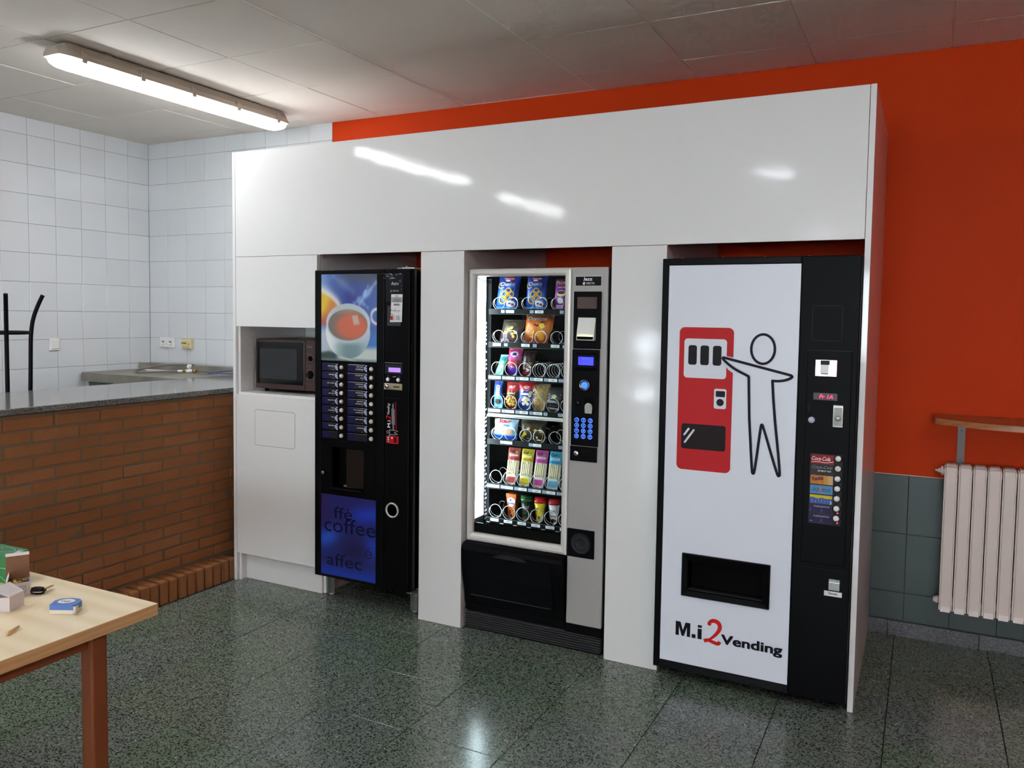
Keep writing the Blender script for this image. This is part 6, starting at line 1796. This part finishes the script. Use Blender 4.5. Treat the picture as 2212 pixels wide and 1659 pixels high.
obj('blade', MB().prism([(1.292, -2.028), (1.299, -2.025), (1.287, -1.992), (1.281, -1.995)], TZ+0.009, TZ+0.0115, 'z'), brass, ky)
obj('fob_seam', MB().prism([(1.268, -2.0565), (1.296, -2.0595), (1.309, -2.046), (1.3095, -2.042), (1.296, -2.0555), (1.269, -2.0535)], TZ+0.0085, TZ+0.0105, 'z'), chrome, ky)
# wooden dowel
tag(obj('wooden_dowel', MB().tube([(1.520, -2.276, TZ+0.0055), (1.498, -2.232, TZ+0.0055)], [0.005, 0.003], 10), mat('beech', (214, 176, 116), 0.6)), 'short wooden dowel lying on the pine table', 'dowel')
# boxes
gb = thing('green_box', 'green carton with white curves and lettering on the pine table', 'box', (1.03, -2.0, TZ))
GZ = TZ+0.083
gp = [(1.150, -2.033), (1.107, -1.952), (0.90, -1.96), (0.94, -2.045)]
gm = mat('green_card', (38, 116, 66), 0.45)
obj('carton', MB().prism(gp, TZ+0.0005, GZ, 'z'), gm, gb)
q = Print(lambda a, b, L: (a, b, GZ+L))
q.text('IMPORT', 1.134, -2.018, 0.016, (226, 232, 226), w=0.060, rot=math.radians(118), bold=0.03)
q.stroke(chaikin([(1.03, -2.036), (1.08, -2.020), (1.095, -1.985), (1.06, -1.968), (1.0, -1.972)], 3), 0.0022, (150, 200, 160)); q.stroke(chaikin([(0.98, -2.025), (1.03, -2.015), (1.07, -2.010), (1.098, -1.99), (1.085, -1.958)], 3), 0.0022, (150, 200, 160)); q.ring(1.01, -2.0, 0.03, 0.018, 0.002, (150, 200, 160), 24, 20, 300)
q.build('top_print', PRINT, gb)
def on_edge(p0, p1):
    d = Vector((p1[0]-p0[0], p1[1]-p0[1])); L0 = d.length; d.normalize(); nr = Vector((d.y, -d.x))
    return lambda a, b, L: (p0[0] + d.x*a + nr.x*L, p0[1] + d.y*a + nr.y*L, b)
q = Print(on_edge(gp[3], gp[0]))
q.stroke(chaikin([(0.06, GZ-0.055), (0.10, GZ-0.040), (0.15, GZ-0.038), (0.20, GZ-0.036), (0.236, GZ-0.034)], 2), 0.0022, (150, 200, 160)); q.stroke(chaikin([(0.10, GZ-0.08), (0.15, GZ-0.06), (0.18, GZ-0.075), (0.20, GZ-0.088), (0.225, GZ-0.072)], 2), 0.0022, (150, 200, 160))
q.build('side_print', PRINT, gb)
# small open carton with fuses
def open_box(name, label, P, h, flap=None, mats=None):
    """P: four base corners, counter-clockwise; thin card walls, open at the top"""
    t = thing(name, label, 'box', (sum(p[0] for p in P)/4, sum(p[1] for p in P)/4, TZ))
    th = 0.0015
    obj('base', MB().prism(P, TZ+0.0004, TZ+0.002, 'z'), carton_w, t)
    cx, cy = sum(p[0] for p in P)/4, sum(p[1] for p in P)/4
    for k in range(4):
        a, b = P[k], P[(k+1) % 4]
        f = 1 - 2*th/max(0.02, math.hypot(a[0]-cx, a[1]-cy))
        ai = (cx + (a[0]-cx)*f, cy + (a[1]-cy)*f); bi = (cx + (b[0]-cx)*f, cy + (b[1]-cy)*f)
        obj('wall', MB().prism([a, b, bi, ai], TZ+0.002, TZ+h, 'z'), carton_w, t)
    return t
PB = [(1.300, -2.118), (1.284, -2.050), (1.200, -2.052), (1.214, -2.122)]
PB = [(1.244, -2.108), (1.275, -2.056), (1.232, -2.0305), (1.201, -2.0825)]
ob = open_box('fuse_box', 'small white carton with raised brown lid holding metal parts', PB, 0.038)
zl0, zl1 = TZ+0.038, TZ+0.112
def slab4(c, off):
    return MB().add([Vector(p) for p in c] + [Vector(p)+Vector(off) for p in c], [(0, 1, 2, 3), (7, 6, 5, 4), (0, 4, 5, 1), (1, 5, 6, 2), (2, 6, 7, 3), (3, 7, 4, 0)])
obj('lid', slab4([(1.201, -2.0825, zl0), (1.232, -2.0305, zl0), (1.226, -2.0270, zl1), (1.195, -2.0790, zl1)], (-0.0013, 0.0008, 0)), cardboard, ob)
obj('tuck_flap', slab4([(1.226, -2.0270, zl1), (1.195, -2.0790, zl1), (1.208, -2.0865, zl1-0.004), (1.239, -2.0345, zl1-0.004)], (0, 0, 0.0018)), carton_w, ob)
obj('side_flap', slab4([(1.244, -2.108, zl0), (1.201, -2.0825, zl0), (1.205, -2.0770, zl0+0.022), (1.236, -2.0960, zl0+0.020)], (0.0008, 0.0012, 0)), carton_w, ob)
q = Print(on_edge(PB[0], PB[1]))
q.stroke([(0.014, TZ+0.009), (0.048, TZ+0.009), (0.048, TZ+0.027), (0.014, TZ+0.027)], 0.0009, (80, 80, 90), closed=True); q.text('XCH', 0.019, TZ+0.0135, 0.009, (80, 80, 90), w=0.024)
q.build('stamp', PRINTM, ob)
for k in range(3):
    tag(obj('metal_fitting', MB().tube([(1.232-0.011*k, -2.092+0.007*k, TZ+0.0345), (1.254-0.011*k, -2.056+0.007*k, TZ+0.037)], 0.0065, 10), brass if k != 1 else steel), ['brass fitting lying in the small open carton', 'steel fitting between two brass ones in the small carton', 'brass fitting at the back of the small open carton'][k], 'fitting', 'metal fittings in the small carton')
PW = [(1.270, -2.235), (1.362, -2.172), (1.342, -2.118), (1.240, -2.178)]
wb2 = open_box('white_carton', 'larger white carton with a folded flap in front of the green box', PW, 0.040)
fp_ = [(1.362, -2.172, TZ+0.040), (1.342, -2.118, TZ+0.040), (1.300, -2.132, TZ+0.062), (1.318, -2.196, TZ+0.058)]
obj('flap', MB().add([Vector(p) for p in fp_] + [Vector(p)+Vector((0, 0, 0.0016)) for p in fp_], [(0, 1, 2, 3), (7, 6, 5, 4), (0, 4, 5, 1), (1, 5, 6, 2), (2, 6, 7, 3), (3, 7, 4, 0)]), carton_w, wb2)
fp_ = [(1.270, -2.235, TZ+0.04), (1.326, -2.196, TZ+0.04), (1.318, -2.190, TZ+0.098), (1.262, -2.229, TZ+0.098)]
obj('flap', MB().add([Vector(p) for p in fp_] + [Vector(p)+Vector((-0.001, 0.0014, 0)) for p in fp_], [(0, 1, 2, 3), (7, 6, 5, 4), (0, 4, 5, 1), (1, 5, 6, 2), (2, 6, 7, 3), (3, 7, 4, 0)]), carton_w, wb2)
